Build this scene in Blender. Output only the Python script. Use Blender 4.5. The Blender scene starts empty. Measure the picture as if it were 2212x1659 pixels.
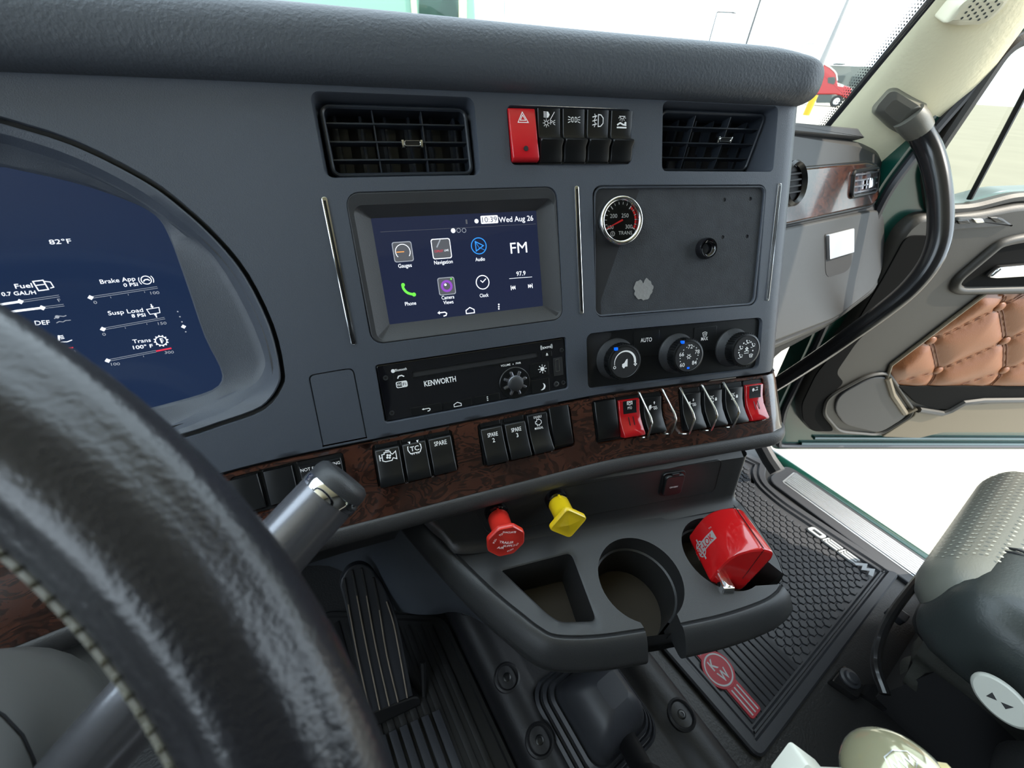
import numpy as np, math
# ---------- camera calibration (pixels are those of the 2212x1659 photograph) ----------
CX,CY,FPX=1106.0,829.5,835.78
CAM_R=np.array([0.83912923,-0.54189616,0.04701785]); CAM_D=np.array([-0.31050113,-0.54819288,-0.77657814]); CAM_F=np.array([0.44659957,0.63705033,-0.62826404])
V=lambda *a: np.array(a,dtype=float)
def unit(a): return a/np.linalg.norm(a)
def ray(x,y): return (x-CX)/FPX*CAM_R+(y-CY)/FPX*CAM_D+CAM_F
def proj(p):
    p=np.asarray(p); z=p@CAM_F; return (CX+FPX*(p@CAM_R)/z, CY+FPX*(p@CAM_D)/z)
def atd(x,y,d): return ray(x,y)*d            # at camera depth d
class Frame:
    """a flat working plane in the cab: o origin, u right, v up, n out of it"""
    def __init__(s,o,u,v,n=None):
        s.o=np.array(o,float); s.u=unit(np.array(u,float)); s.n=unit(np.cross(s.u,v)) if n is None else unit(np.array(n,float)); s.u=unit(s.u-(s.u@s.n)*s.n); s.v=np.cross(s.n,s.u)
    def px(s,x,y,h=0.0):
        r=ray(x,y); k=((s.o+h*s.n)@s.n)/(r@s.n); p=r*k-s.o; return V(p@s.u,p@s.v)
    def pt(s,u,v,h=0.0): return s.o+u*s.u+v*s.v+h*s.n
    def P(s,x,y,h=0.0): a=s.px(x,y,h); return s.pt(a[0],a[1],h)
    def at(s,u,v,h=0.0,rot=0.0):
        c,sn=math.cos(rot),math.sin(rot); return Frame(s.pt(u,v,h),s.u*c+s.v*sn,None,s.n) if rot else Frame(s.pt(u,v,h),s.u,None,s.n)
R_=math.radians
# dash fascia: a level curve in plan, swept along one lean direction
FD=0.39
LEAN=R_(25.15); AZ=R_(14.0+1.7)
DV=V(math.sin(AZ)*math.sin(LEAN),math.cos(AZ)*math.sin(LEAN),math.cos(LEAN))
def _psi(s):
    def ss(a,b,x): x=min(1,max(0,(x-a)/(b-a))); return x*x*(3-2*x)
    a=3.0*ss(-.50,-.36,s)+11.0*ss(-.30,-.14,s)+5.5*ss(.10,.22,s)
    a-=92*ss(.388,.430,s)
    return R_(a)

_n0=unit(np.cross(V(math.cos(R_(14)),-math.sin(R_(14)),0),DV))
_o=ray(985,570); _o=_o*(-FD/(_o@_n0))
_SS=np.arange(-.75,.60,.001); _i0=int(np.argmin(abs(_SS)))
_C=np.zeros((len(_SS),3)); _C[_i0]=_o
for _k in range(_i0,len(_SS)-1): _a=_psi(_SS[_k]+.0005); _C[_k+1]=_C[_k]+.001*V(math.cos(_a),-math.sin(_a),0)
for _k in range(_i0,0,-1): _a=_psi(_SS[_k]-.0005); _C[_k-1]=_C[_k]-.001*V(math.cos(_a),-math.sin(_a),0)
def crv(s): return V(*[np.interp(s,_SS,_C[:,i]) for i in range(3)])
def snorm(s): a=_psi(s); return unit(np.cross(V(math.cos(a),-math.sin(a),0),DV))
def S(s,t,h=0.0): return crv(s)+t*DV+h*snorm(s)
def Spx(x,y,h=0.0):
    q=V((x-985)/1000*.45,-(y-570)/1000*.45)
    for _ in range(25):
        a=np.array(proj(S(q[0],q[1],h))); J=np.stack([(np.array(proj(S(q[0]+1e-4,q[1],h)))-a),(np.array(proj(S(q[0],q[1]+1e-4,h)))-a)],1)/1e-4
        dq=np.linalg.solve(J,V(x,y)-a); m=np.abs(dq).max(); q=q+dq*min(1,.1/m if m>.1 else 1)
        if m<1e-6: break
    return q
def Sfr(s,t,h=0.0):
    a=_psi(s); return Frame(S(s,t,h),V(math.cos(a),-math.sin(a),0),None,snorm(s))
def Sfp(x,y,h=0.0): q=Spx(x,y,h); return Sfr(q[0],q[1],h)
import bpy,bmesh,random
from mathutils import Matrix,Vector
from mathutils.geometry import delaunay_2d_cdt
random.seed(4)
SC=bpy.context.scene; COL=SC.collection
# ---------- camera ----------
cd=bpy.data.cameras.new('camera'); cam=bpy.data.objects.new('camera',cd); COL.objects.link(cam); SC.camera=cam
cd.sensor_fit='HORIZONTAL'; cd.sensor_width=36; cd.lens=FPX/2212*36; cd.clip_start=.01; cd.clip_end=600
cam.matrix_world=Matrix((( CAM_R[0],-CAM_D[0],-CAM_F[0],0),(CAM_R[1],-CAM_D[1],-CAM_F[1],0),(CAM_R[2],-CAM_D[2],-CAM_F[2],0),(0,0,0,1)))
cd.dof.use_dof=True; cd.dof.focus_distance=.46; cd.dof.aperture_fstop=9
# ---------- sky, sun, exposure ----------
w=bpy.data.worlds.new('sky'); SC.world=w; w.use_nodes=True; nt=w.node_tree; bg=nt.nodes['Background']
bg.inputs[0].default_value=(.76,.89,1.0,1); bg.inputs[1].default_value=3.5
sd=bpy.data.lights.new('sun','SUN'); sd.energy=5.0; sd.angle=R_(.6); sd.color=(1.0,.90,.74)
sun=bpy.data.objects.new('sun',sd); COL.objects.link(sun)
SUNDIR=unit(V(.50,-.60,.90))                      # towards the sun: high, to the right of and behind the cab
sun.rotation_euler=Vector(SUNDIR).to_track_quat('Z','Y').to_euler()
sun.location=(3,3,4)
vs=SC.view_settings; SC.display_settings.display_device='sRGB'; vs.view_transform='Standard'; vs.look='None'; vs.gamma=1; vs.use_curve_mapping=False; vs.exposure=0.48
# ---------- materials ----------
MT={}
def srgb(r,g,b):
    f=lambda c:(c/255/12.92) if c/255<=.04045 else ((c/255+.055)/1.055)**2.4
    return (f(r),f(g),f(b),1)
def mat(name,col,rough=.5,metal=0.0,bump=0,bscale=400,spec=.5,emis=None,es=1.0,trans=0,coat=0,var=0,alpha=1):
    m=bpy.data.materials.new(name); m.use_nodes=True; n=m.node_tree; b=n.nodes['Principled BSDF']
    b.inputs['Base Color'].default_value=col; b.inputs['Roughness'].default_value=rough; b.inputs['Metallic'].default_value=metal
    b.inputs['Specular IOR Level'].default_value=spec; b.inputs['Transmission Weight'].default_value=trans; b.inputs['Coat Weight'].default_value=coat
    if coat: b.inputs['Coat Roughness'].default_value=.05
    if emis: b.inputs['Emission Color'].default_value=emis; b.inputs['Emission Strength'].default_value=es
    tc=n.nodes.new('ShaderNodeTexCoord')
    if bump:
        t=n.nodes.new('ShaderNodeTexNoise'); t.inputs['Scale'].default_value=bscale; t.inputs['Detail'].default_value=3
        n.links.new(tc.outputs['Object'],t.inputs['Vector']); bp=n.nodes.new('ShaderNodeBump'); bp.inputs['Strength'].default_value=bump; bp.inputs['Distance'].default_value=.0006
        n.links.new(t.outputs['Fac'],bp.inputs['Height']); n.links.new(bp.outputs['Normal'],b.inputs['Normal'])
    if var:
        t2=n.nodes.new('ShaderNodeTexNoise'); t2.inputs['Scale'].default_value=bscale*.08; t2.inputs['Detail'].default_value=5
        n.links.new(tc.outputs['Object'],t2.inputs['Vector']); mx=n.nodes.new('ShaderNodeMix'); mx.data_type='RGBA'
        mx.inputs[6].default_value=col; mx.inputs[7].default_value=(col[0]*(1+var),col[1]*(1+var),col[2]*(1+var),1)
        n.links.new(t2.outputs['Fac'],mx.inputs[0]); n.links.new(mx.outputs[2],b.inputs['Base Color'])
    MT[name]=m; return m
mat('dash',(.066,.075,.094,1),.40,bump=.35,bscale=1500)
mat('dash_dark',(.030,.031,.034,1),.45,bump=.3,bscale=1400)
mat('tray',(.024,.0245,.026,1),.38,bump=.25,bscale=1600)
mat('lip',(.034,.033,.034,1),.45,bump=.5,bscale=900)
mat('pad',(.064,.072,.086,1),.5,bump=.9,bscale=380)
mat('black_plastic',(.0065,.007,.008,1),.30)
mat('gloss_black',(.006,.006,.008,1),.06,coat=.5)
mat('black_matte',(.012,.012,.014,1),.7)
mat('vent_black',(.022,.027,.036,1),.35)
mat('glass_black',(.004,.005,.008,1),.05,emis=(.010,.014,.035,1),es=1.0)
mat('cluster_glass',(.004,.008,.012,1),.09,emis=(.008,.016,.045,1),es=1.0)  # even navy emission stands in for a blue reflection on the glass
mat('chrome',(.85,.85,.86,1),.08,1.0)
mat('steel',(.62,.62,.60,1),.22,1.0)
mat('aluminium',(.72,.73,.75,1),.38,1.0)
mat('white_ink',(.80,.80,.80,1),.5,emis=(.8,.85,.9,1),es=.12)
mat('lit_white',(.5,.5,.5,1),.4,emis=(.85,.9,1,1),es=.95)
mat('lit_grey',(.2,.2,.2,1),.4,emis=(.35,.38,.45,1),es=.6)
mat('lit_dim',(.05,.05,.05,1),.4,emis=(.055,.058,.07,1),es=1)
mat('lit_orange',(.5,.2,.05,1),.4,emis=(1,.35,.08,1),es=.8)
mat('lit_green',(.05,.5,.05,1),.4,emis=(.16,.75,.06,1),es=.8)
mat('lit_blue',(.02,.1,.5,1),.4,emis=(.03,.32,.85,1),es=.7)
mat('lit_red',(.5,.02,.05,1),.4,emis=(.75,.03,.06,1),es=.6)
mat('lit_purple',(.2,.05,.4,1),.4,emis=(.3,.08,.5,1),es=.5)
mat('tick_red',(.55,.03,.04,1),.5,emis=(.5,.02,.02,1),es=.3)
mat('blue_dot',(.0,.08,.7,1),.4,emis=(.0,.1,.9,1),es=.8)
mat('red_plastic',(.62,.012,.02,1),.28,coat=.3)
mat('red_clear',(.45,.008,.012,1),.12,coat=.6)
mat('red_knob',(.68,.03,.02,1),.3,coat=.4)
mat('red_lock',(.55,.010,.012,1),.15,coat=.8)
mat('yellow_knob',(.80,.56,.01,1),.3,coat=.4)
mat('silver_label',(.55,.55,.55,1),.35,.4)
mat('glue',(.22,.215,.21,1),.5,bump=1.0,bscale=260,var=.5)
mat('felt',(.022,.024,.028,1),.75,bump=1.0,bscale=700,var=1.2)
mat('leather_wheel',(.013,.013,.016,1),.27,bump=.45,bscale=520)
mat('stitch',(.13,.125,.095,1),.5,bump=1.,bscale=500)
mat('stalk_grey',(.20,.20,.22,1),.26,.75,bump=.08,bscale=900)
mat('column_grey',(.13,.13,.125,1),.45)
mat('pillar',(.86,.80,.56,1),.55,bump=.8,bscale=170)
mat('pillar_smooth',(.82,.77,.58,1),.5)
mat('mount_grey',(.15,.145,.125,1),.40,.3,bump=.2,bscale=500)
mat('grab_black',(.012,.012,.013,1),.22,coat=.2)
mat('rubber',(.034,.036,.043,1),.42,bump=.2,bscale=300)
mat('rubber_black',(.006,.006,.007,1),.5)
mat('weather_seal',(.02,.02,.025,1),.35)
mat('seal_pink',(.45,.33,.27,1),.5)
mat('floor_vinyl',(.018,.018,.019,1),.42,bump=1.0,bscale=230)
mat('tunnel',(.009,.009,.011,1),.5,bump=.6,bscale=200)
mat('pocket_black',(.004,.004,.004,1),.85,spec=.1)
mat('dash_side',(.028,.028,.028,1),.45,bump=.3,bscale=900)  # same plastic as dash, with its sunlit warmth put into the colour
mat('green_paint',(.003,.048,.035,1),.25,0,coat=.4)
mat('door_grey',(.034,.031,.026,1),.5,bump=.3,bscale=700)
mat('door_dark',(.006,.006,.006,1),.5,bump=.3,bscale=700)
mat('door_tan',(.15,.122,.082,1),.55,bump=.3,bscale=600)
mat('tan_leather',(.20,.066,.018,1),.42,bump=.5,bscale=420)
mat('tan_stitch',(.16,.055,.025,1),.6)
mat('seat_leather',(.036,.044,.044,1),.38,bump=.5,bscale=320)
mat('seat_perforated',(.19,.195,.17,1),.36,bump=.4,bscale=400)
mat('worn_rib',(.34,.28,.22,1),.6)
mat('seat_dots',(.42,.43,.38,1),.5)  # perforation holes coloured pale, the way direct sun shows them
mat('seat_cloth',(.050,.052,.046,1),.55,bump=.8,bscale=500)
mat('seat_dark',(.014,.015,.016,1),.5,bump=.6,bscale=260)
mat('lever_grey',(.46,.47,.43,1),.5)
mat('concrete',(.27,.243,.195,1),.9,bump=.8,bscale=6,var=.35)
mat('truck_red',(.30,.006,.006,1),.3,coat=.3)
mat('building',(.13,.14,.125,1),.9)
mat('building_dark',(.06,.07,.065,1),.8)
mat('pole_grey',(.06,.06,.06,1),.6)
mat('pole_white',(.60,.60,.58,1),.5)
mat('pole_pale',(.20,.20,.20,1),.5)
mat('bollard_yellow',(.42,.27,.005,1),.6)
mat('tyre',(.02,.02,.02,1),.8)
mat('cream_paint',(.75,.68,.42,1),.5)
mat('mat_red',(.36,.015,.03,1),.5)
mat('mat_white',(.42,.44,.46,1),.5)
mat('knob_olive',(.40,.38,.24,1),.12,.35,coat=.8)
mat('knob_cream',(.78,.66,.34,1),.3,coat=.4)
mat('cap_white',(.74,.74,.66,1),.35)
mat('dust',(.030,.024,.017,1),.9,bump=1.0,bscale=60,var=.8)
mat('wood_frame',(.05,.025,.02,1),.2)
def glassmat(name,col,rough=0.0,mixf=.9):
    m=bpy.data.materials.new(name); m.use_nodes=True; n=m.node_tree; n.nodes.clear()
    o=n.nodes.new('ShaderNodeOutputMaterial'); tr=n.nodes.new('ShaderNodeBsdfTransparent'); tr.inputs[0].default_value=col
    g=n.nodes.new('ShaderNodeBsdfGlossy'); g.inputs['Roughness'].default_value=rough; mx=n.nodes.new('ShaderNodeMixShader')
    f=n.nodes.new('ShaderNodeFresnel'); f.inputs[0].default_value=1.35
    n.links.new(f.outputs[0],mx.inputs[0]); n.links.new(tr.outputs[0],mx.inputs[1]); n.links.new(g.outputs[0],mx.inputs[2]); n.links.new(mx.outputs[0],o.inputs[0])
    MT[name]=m; return m
glassmat('window_glass',(.93,.96,.95,1)); glassmat('tinted_glass',(.44,.46,.40,1))
mat('pale_green',(.16,.30,.23,1),.3)
def woodmat():
    m=bpy.data.materials.new('burl_wood'); m.use_nodes=True; n=m.node_tree; b=n.nodes['Principled BSDF']
    tc=n.nodes.new('ShaderNodeTexCoord'); mp=n.nodes.new('ShaderNodeMapping'); mp.inputs['Scale'].default_value=(26,26,50); mp.inputs['Rotation'].default_value=(.3,.5,.2)
    a=n.nodes.new('ShaderNodeTexNoise'); a.inputs['Scale'].default_value=1.0; a.inputs['Detail'].default_value=2; a.inputs['Distortion'].default_value=2.2
    wv=n.nodes.new('ShaderNodeMath'); wv.operation='MULTIPLY'; wv.inputs[1].default_value=30
    sn=n.nodes.new('ShaderNodeMath'); sn.operation='SINE'
    r=n.nodes.new('ShaderNodeValToRGB'); e=r.color_ramp.elements; e[0].position=.0; e[0].color=(.022,.009,.006,1); e[1].position=.55; e[1].color=(.070,.025,.015,1)
    mr=n.nodes.new('ShaderNodeMapRange'); mr.inputs[1].default_value=-1; mr.inputs[2].default_value=1
    b2=n.nodes.new('ShaderNodeTexNoise'); b2.inputs['Scale'].default_value=22; b2.inputs['Detail'].default_value=4
    mx=n.nodes.new('ShaderNodeMix'); mx.data_type='RGBA'; mx.blend_type='MULTIPLY'; mx.inputs[0].default_value=.7
    r2=n.nodes.new('ShaderNodeValToRGB'); r2.color_ramp.elements[0].position=.35; r2.color_ramp.elements[0].color=(.35,.35,.35,1); r2.color_ramp.elements[1].position=.62
    L=n.links.new; L(tc.outputs['Object'],mp.inputs[0]); L(mp.outputs[0],a.inputs['Vector']); L(a.outputs['Fac'],wv.inputs[0]); L(wv.outputs[0],sn.inputs[0]); L(sn.outputs[0],mr.inputs[0]); L(mr.outputs[0],r.inputs[0])
    L(tc.outputs['Object'],b2.inputs['Vector']); L(b2.outputs['Fac'],r2.inputs[0]); L(r.outputs[0],mx.inputs[6]); L(r2.outputs[0],mx.inputs[7]); L(mx.outputs[2],b.inputs['Base Color'])
    b.inputs['Roughness'].default_value=.22; b.inputs['Coat Weight'].default_value=.6; b.inputs['Coat Roughness'].default_value=.06; MT['burl_wood']=m
woodmat()
# ---------- mesh building ----------
def inset2(p,d):
    """offset a ccw closed outline inwards by d"""
    n=len(p); out=[]
    for i in range(n):
        a=np.array(p[i-1],float);b=np.array(p[i],float);c=np.array(p[(i+1)%n],float)
        e1=b-a;e2=c-b; l1=np.hypot(*e1) or 1e-9;l2=np.hypot(*e2) or 1e-9
        n1=V(-e1[1],e1[0])/l1;n2=V(-e2[1],e2[0])/l2; m=n1+n2; q=m@m
        m=m/(q/2) if q>.3 else (n1+n2)*2
        out.append(tuple(b+m*d))
    for _ in range(12):          # where a tight corner would turn inside out, draw its points together
        bad=[i for i in range(n) if (out[(i+1)%n][0]-out[i][0])*(p[(i+1)%n][0]-p[i][0])+(out[(i+1)%n][1]-out[i][1])*(p[(i+1)%n][1]-p[i][1])<-1e-12]
        if not bad: break
        for i in bad:
            j=(i+1)%n; a=((out[i][0]+out[j][0])/2,(out[i][1]+out[j][1])/2); out[i]=a; out[j]=a
    return out
def ccw(p):
    a=sum(p[i-1][0]*p[i][1]-p[i][0]*p[i-1][1] for i in range(len(p)))
    return list(p) if a>0 else list(p)[::-1]
def rrect(x0,y0,x1,y1,r,k=5):
    r=min(r,abs(x1-x0)/2-1e-6,abs(y1-y0)/2-1e-6); o=[]
    for cx,cy,a in ((x1-r,y0+r,-90),(x1-r,y1-r,0),(x0+r,y1-r,90),(x0+r,y0+r,180)):
        for i in range(k+1): t=R_(a+90*i/k); o.append((cx+r*math.cos(t),cy+r*math.sin(t)))
    return o
def rpoly(pts,r,k=5):
    """round the corners of an outline; r a number or one per corner"""
    n=len(pts); o=[]
    for i in range(n):
        a=np.array(pts[i-1],float);b=np.array(pts[i],float);c=np.array(pts[(i+1)%n],float); rr=r[i] if hasattr(r,'__len__') else r
        u=a-b;w_=c-b;lu=np.linalg.norm(u);lw=np.linalg.norm(w_); d=min(rr,lu*.49,lw*.49); p=b+u/lu*d;q=b+w_/lw*d
        for j in range(k+1): t=j/k; o.append(tuple((1-t)**2*p+2*t*(1-t)*b+t*t*q))
    return o
def circ(cx,cy,r,n=32,a0=0): return [(cx+r*math.cos(2*math.pi*i/n+a0),cy+r*math.sin(2*math.pi*i/n+a0)) for i in range(n)]
def smooth(pts,k=6,closed=False):
    P=[np.array(p,float) for p in pts]; n=len(P); o=[]
    rng=range(n) if closed else range(n-1)
    for i in rng:
        p0=P[i-1] if (closed or i>0) else P[0]*2-P[1]; p1=P[i]; p2=P[(i+1)%n]; p3=P[(i+2)%n] if (closed or i+2<n) else P[-1]*2-P[-2]
        for j in range(k):
            t=j/k; o.append(.5*((2*p1)+(-p0+p2)*t+(2*p0-5*p1+4*p2-p3)*t*t+(-p0+3*p1-3*p2+p3)*t**3))
    if not closed: o.append(P[-1])
    return o
class M:
    def __init__(s): s.v=[];s.f=[]
    def add(s,v,f,T=None):
        b=len(s.v); s.v+= [tuple(T(x)) if T else tuple(x) for x in v]; s.f+=[tuple(b+i for i in q) for q in f]; return s
    def loft(s,loops,cap0=True,cap1=True,closed=True,T=None):
        n=len(loops[0]); v=[p for l in loops for p in l]; f=[]
        for k in range(len(loops)-1):
            for i in range(n if closed else n-1):
                j=(i+1)%n; f.append((k*n+i,k*n+j,(k+1)*n+j,(k+1)*n+i))
        if cap0 and closed: f.append(tuple(range(n))[::-1])
        if cap1 and closed: f.append(tuple((len(loops)-1)*n+i for i in range(n)))
        return s.add(v,f,T)
    def prism(s,p,z0,z1,bev=0,T=None,cap0=True):
        p=ccw(p); L=[[(x,y,z0) for x,y in p]]
        if bev:
            for a in (0,.5,1): 
                q=inset2(p,bev*(1-math.cos(a*math.pi/2))); L.append([(x,y,z1-bev+bev*math.sin(a*math.pi/2)) for x,y in q])
        else: L.append([(x,y,z1) for x,y in p])
        return s.loft(L,cap0=cap0,T=T)
    def box(s,x0,y0,z0,x1,y1,z1,bev=0,T=None): return s.prism([(x0,y0),(x1,y0),(x1,y1),(x0,y1)],z0,z1,bev,T)
    def ringp(s,p,z0,z1,wd,bev=0,T=None):
        """a frame: outline p, width wd"""
        p=ccw(p); q=inset2(p,wd); L=[[(x,y,z0) for x,y in p]]
        if bev: L+=[[(x,y,z1-bev) for x,y in p],[(x,y,z1) for x,y in inset2(p,bev)],[(x,y,z1) for x,y in inset2(p,wd-bev)],[(x,y,z1-bev) for x,y in q]]
        else: L+=[[(x,y,z1) for x,y in p],[(x,y,z1) for x,y in q]]
        L+=[[(x,y,z0) for x,y in q],L[0]]
        return s.loft(L,False,False,T=T)
    def lathe(s,prof,n=40,cx=0,cy=0,T=None,caps=True):
        L=[[(cx+r*math.cos(2*math.pi*i/n),cy+r*math.sin(2*math.pi*i/n),z) for i in range(n)] for r,z in prof]
        return s.loft(L,caps,caps,T=T)
    def tube(s,path,r,n=10,closed=False,T=None,caps=True,prof=None,up=None):
        P=[np.array(p,float) for p in path]; m=len(P); L=[]; prev=None
        for i in range(m):
            t=unit((P[(i+1)%m] if (closed or i<m-1) else P[i])-(P[i-1] if (closed or i>0) else P[i]))
            if prev is None: a=np.array(up,float) if up is not None else (V(0,0,1) if abs(t[2])<.9 else V(1,0,0)); a=unit(a-(a@t)*t)
            else: a=unit(prev-(prev@t)*t)
            if up is not None: a=unit(np.array(up,float)-(np.array(up)@t)*t)
            prev=a; b=np.cross(t,a); rr=r(i/(m-1)) if callable(r) else r
            if prof: L.append([tuple(P[i]+rr*(x*b+y*a)) for x,y in prof])
            else: L.append([tuple(P[i]+rr*(math.cos(2*math.pi*k/n)*b+math.sin(2*math.pi*k/n)*a)) for k in range(n)])
        if closed: L.append(L[0])
        return s.loft(L,caps and not closed,caps and not closed,T=T)
    def sphere(s,c,rx,ry=None,rz=None,n=20,m=12,T=None):
        ry=ry or rx; rz=rz or rx; L=[]
        for j in range(m+1):
            a=-math.pi/2+math.pi*j/m; L.append([(c[0]+rx*max(.001,math.cos(a))*math.cos(2*math.pi*i/n),c[1]+ry*max(.001,math.cos(a))*math.sin(2*math.pi*i/n),c[2]+rz*math.sin(a)) for i in range(n)])
        return s.loft(L,T=T)
    def grid(s,fn,us,vs_,T=None,flip=False):
        v=[fn(a,b) for b in vs_ for a in us]; n=len(us); f=[]
        for j in range(len(vs_)-1):
            for i in range(n-1):
                q=(j*n+i,j*n+i+1,(j+1)*n+i+1,(j+1)*n+i); f.append(q[::-1] if flip else q)
        return s.add(v,f,T)
    def plate(s,outer,holes,fn,step=.01,T=None,inner=True):
        """sheet bounded by outer with holes, meshed finely, each point mapped by fn(x,y)"""
        pts=[];edges=[]
        def addc(c):
            c2_=[]
            for i in range(len(c)):
                a=np.array(c[i],float);d=np.array(c[(i+1)%len(c)],float); k=max(1,int(np.hypot(*(d-a))/(step*1.5)))
                c2_+=[tuple(a+(d-a)*j/k) for j in range(k)]
            c=c2_; b=len(pts); m=len(c); pts.extend([Vector(p) for p in c]); edges.extend([(b+i,b+(i+1)%m) for i in range(m)])
        addc(ccw(outer)); 
        for h in holes: addc(ccw(h))
        O=np.array(outer); x0,y0=O.min(0);x1,y1=O.max(0)
        def inside(c,x,y):
            c=np.array(c); X,Y=c[:,0],c[:,1]; X2,Y2=np.roll(X,-1),np.roll(Y,-1)
            k=((Y>y)!=(Y2>y))&(x<(X2-X)*(y-Y)/(Y2-Y+1e-15)+X); return k.sum()%2==1
        if inner:
            for x in np.arange(x0+step/2,x1,step):
                for y in np.arange(y0+step/2,y1,step*1.7):
                    if inside(outer,x,y) and not any(inside(h,x,y) for h in holes): pts.append(Vector((x,y)))
        r=delaunay_2d_cdt(pts,edges,[],0,1e-7)
        vv,ff=r[0],r[2]; f=[]
        for q in ff:
            cx=sum(vv[i][0] for i in q)/3; cy=sum(vv[i][1] for i in q)/3
            if inside(outer,cx,cy) and not any(inside(h,cx,cy) for h in holes):
                a,b,c=[vv[i] for i in q]; f.append(q if (b[0]-a[0])*(c[1]-a[1])-(c[0]-a[0])*(b[1]-a[1])>0 else q[::-1])
        return s.add([fn(p[0],p[1]) for p in vv],f,T)
    # flat ink marks at height z
    def stroke(s,pts,w,z=0,closed=False,T=None):
        P=[np.array(p,float) for p in pts]; n=len(P)
        if closed: P=P+[P[0]]; n+=1
        L=[];R=[]
        for i in range(n):
            a=P[i-1] if i>0 else (P[-2] if closed else P[0]); c=P[i+1] if i<n-1 else (P[1] if closed else P[-1])
            d1=P[i]-a; d2=c-P[i]; d1=d1/(np.hypot(*d1) or 1); d2=d2/(np.hypot(*d2) or 1); d=d1+d2; l=np.hypot(*d)
            if l<.3: d=d1 if np.hypot(*d1)>0 else d2; k=1
            else: d=d/l; k=1/max(.5,(d@d1) if np.hypot(*d1)>0 else 1)
            nn=V(-d[1],d[0])*w/2*k; L.append(P[i]+nn);R.append(P[i]-nn)
        v=[(p[0],p[1],z) for p in L]+[(p[0],p[1],z) for p in R]; f=[(n+i,n+i+1,i+1,i) for i in range(n-1)]
        return s.add(v,f,T)
    def poly(s,p,z=0,T=None): p=ccw(p); return s.add([(x,y,z) for x,y in p],[tuple(range(len(p)))],T)
    def disc(s,cx,cy,r,z=0,n=20,T=None): return s.poly(circ(cx,cy,r,n),z,T)
    def arc(s,cx,cy,r,w,a0=0,a1=360,z=0,n=28,T=None):
        return s.stroke([(cx+r*math.cos(R_(a0+(a1-a0)*i/n)),cy+r*math.sin(R_(a0+(a1-a0)*i/n))) for i in range(n+(abs(a1-a0)<360))],w,z,abs(a1-a0)>=360,T)
    def text(s,t,cx,cy,h,z=0,w=None,rot=0,align='c',shear=0,T=None,bold=0,ext=0):
        v,f,(x0,x1,y0,y1)=textmesh(t,bold,ext); k=h/.69; kx=k if w is None else w/max(1e-6,(x1-x0)); c,sn=math.cos(R_(rot)),math.sin(R_(rot)); out=[]
        ax={'c':(x0+x1)/2,'l':x0,'r':x1}[align]
        for p in v:
            X=(p[0]-ax)*kx; Y=(p[1]-.345)*k; X+=shear*Y; out.append((cx+X*c-Y*sn,cy+X*sn+Y*c,z+p[2]*(1 if ext else 0)))
        return s.add(out,f,T)
_TX={}
def textmesh(t,bold=0,ext=0):
    k=(t,bold,ext)
    if k not in _TX:
        cu=bpy.data.curves.new('letters','FONT'); cu.body=t; cu.offset=min(bold,.05)*.4; cu.resolution_u=3; cu.extrude=ext; o=bpy.data.objects.new('letters',cu); COL.objects.link(o)
        dg=bpy.context.evaluated_depsgraph_get(); dg.update(); me=bpy.data.meshes.new_from_object(o.evaluated_get(dg))
        v=[tuple(p.co) for p in me.vertices]; f=[tuple(p.vertices) for p in me.polygons]
        bpy.data.objects.remove(o); bpy.data.curves.remove(cu); bpy.data.meshes.remove(me)
        xs=[p[0] for p in v] or [0,1]; ys=[p[1] for p in v] or [0,1]; _TX[k]=(v,f,(min(xs),max(xs),min(ys),max(ys)))
    return _TX[k]
def build(name,mb,material,parent=None,world=True,sharp=35,label=None,smooth_=True,fix=True):
    """one mesh object; with world=True the vertices are world coordinates"""
    me=bpy.data.meshes.new(name); v=mb.v
    if parent is not None and world:
        iv=np.array(parent.matrix_world.inverted()); a=np.array(v); a=a@iv[:3,:3].T+iv[:3,3]; v=[tuple(p) for p in a]
    me.from_pydata(v,[],mb.f); me.validate()
    b=bmesh.new(); b.from_mesh(me)
    if fix:
        bmesh.ops.remove_doubles(b,verts=b.verts,dist=1e-6)
        if fix!=2: bmesh.ops.recalc_face_normals(b,faces=b.faces)
    for f in b.faces: f.smooth=smooth_
    sa=R_(sharp)
    for e in b.edges:
        lf=e.link_faces
        if len(lf)==2 and (len(lf[0].verts)>4 or len(lf[1].verts)>4 or e.calc_face_angle(0)>sa): e.smooth=False
    b.to_mesh(me); b.free()
    me.materials.append(MT[material]); o=bpy.data.objects.new(name,me); COL.objects.link(o)
    if parent is not None: o.parent=parent
    if label: o['label']=label
    return o
def pt(name,mb,material,parent,**k): return build(name,mb,material,parent,world=False,**k)   # local coordinates of the parent
def split_near(name_mat,m,anchors,parent,glass,tr):
    """one mesh object per anchor: faces go to the nearest anchor"""
    A_=[(n,tr(x,y)) for n,x,y in anchors]; G={}
    for f in m.f:
        c=np.mean([m.v[i][:2] for i in f],axis=0); k=min(range(len(A_)),key=lambda j:(c[0]-A_[j][1][0])**2+(c[1]-A_[j][1][1])**2); G.setdefault(k,[]).append(f)
    for k,fs in sorted(G.items()):
        ids=sorted({i for f in fs for i in f}); mp={i:j for j,i in enumerate(ids)}; q=M(); q.v=[m.v[i] for i in ids]; q.f=[tuple(mp[i] for i in f) for f in fs]
        o=pt(A_[k][0]+name_mat[0],q,name_mat[1],parent,fix=2); o.parent=glass
def tag(o,label,cat,group=None,kind=None):
    o['label']=label; o['category']=cat
    if group: o['group']=group
    if kind: o['kind']=kind
    return o
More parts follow.
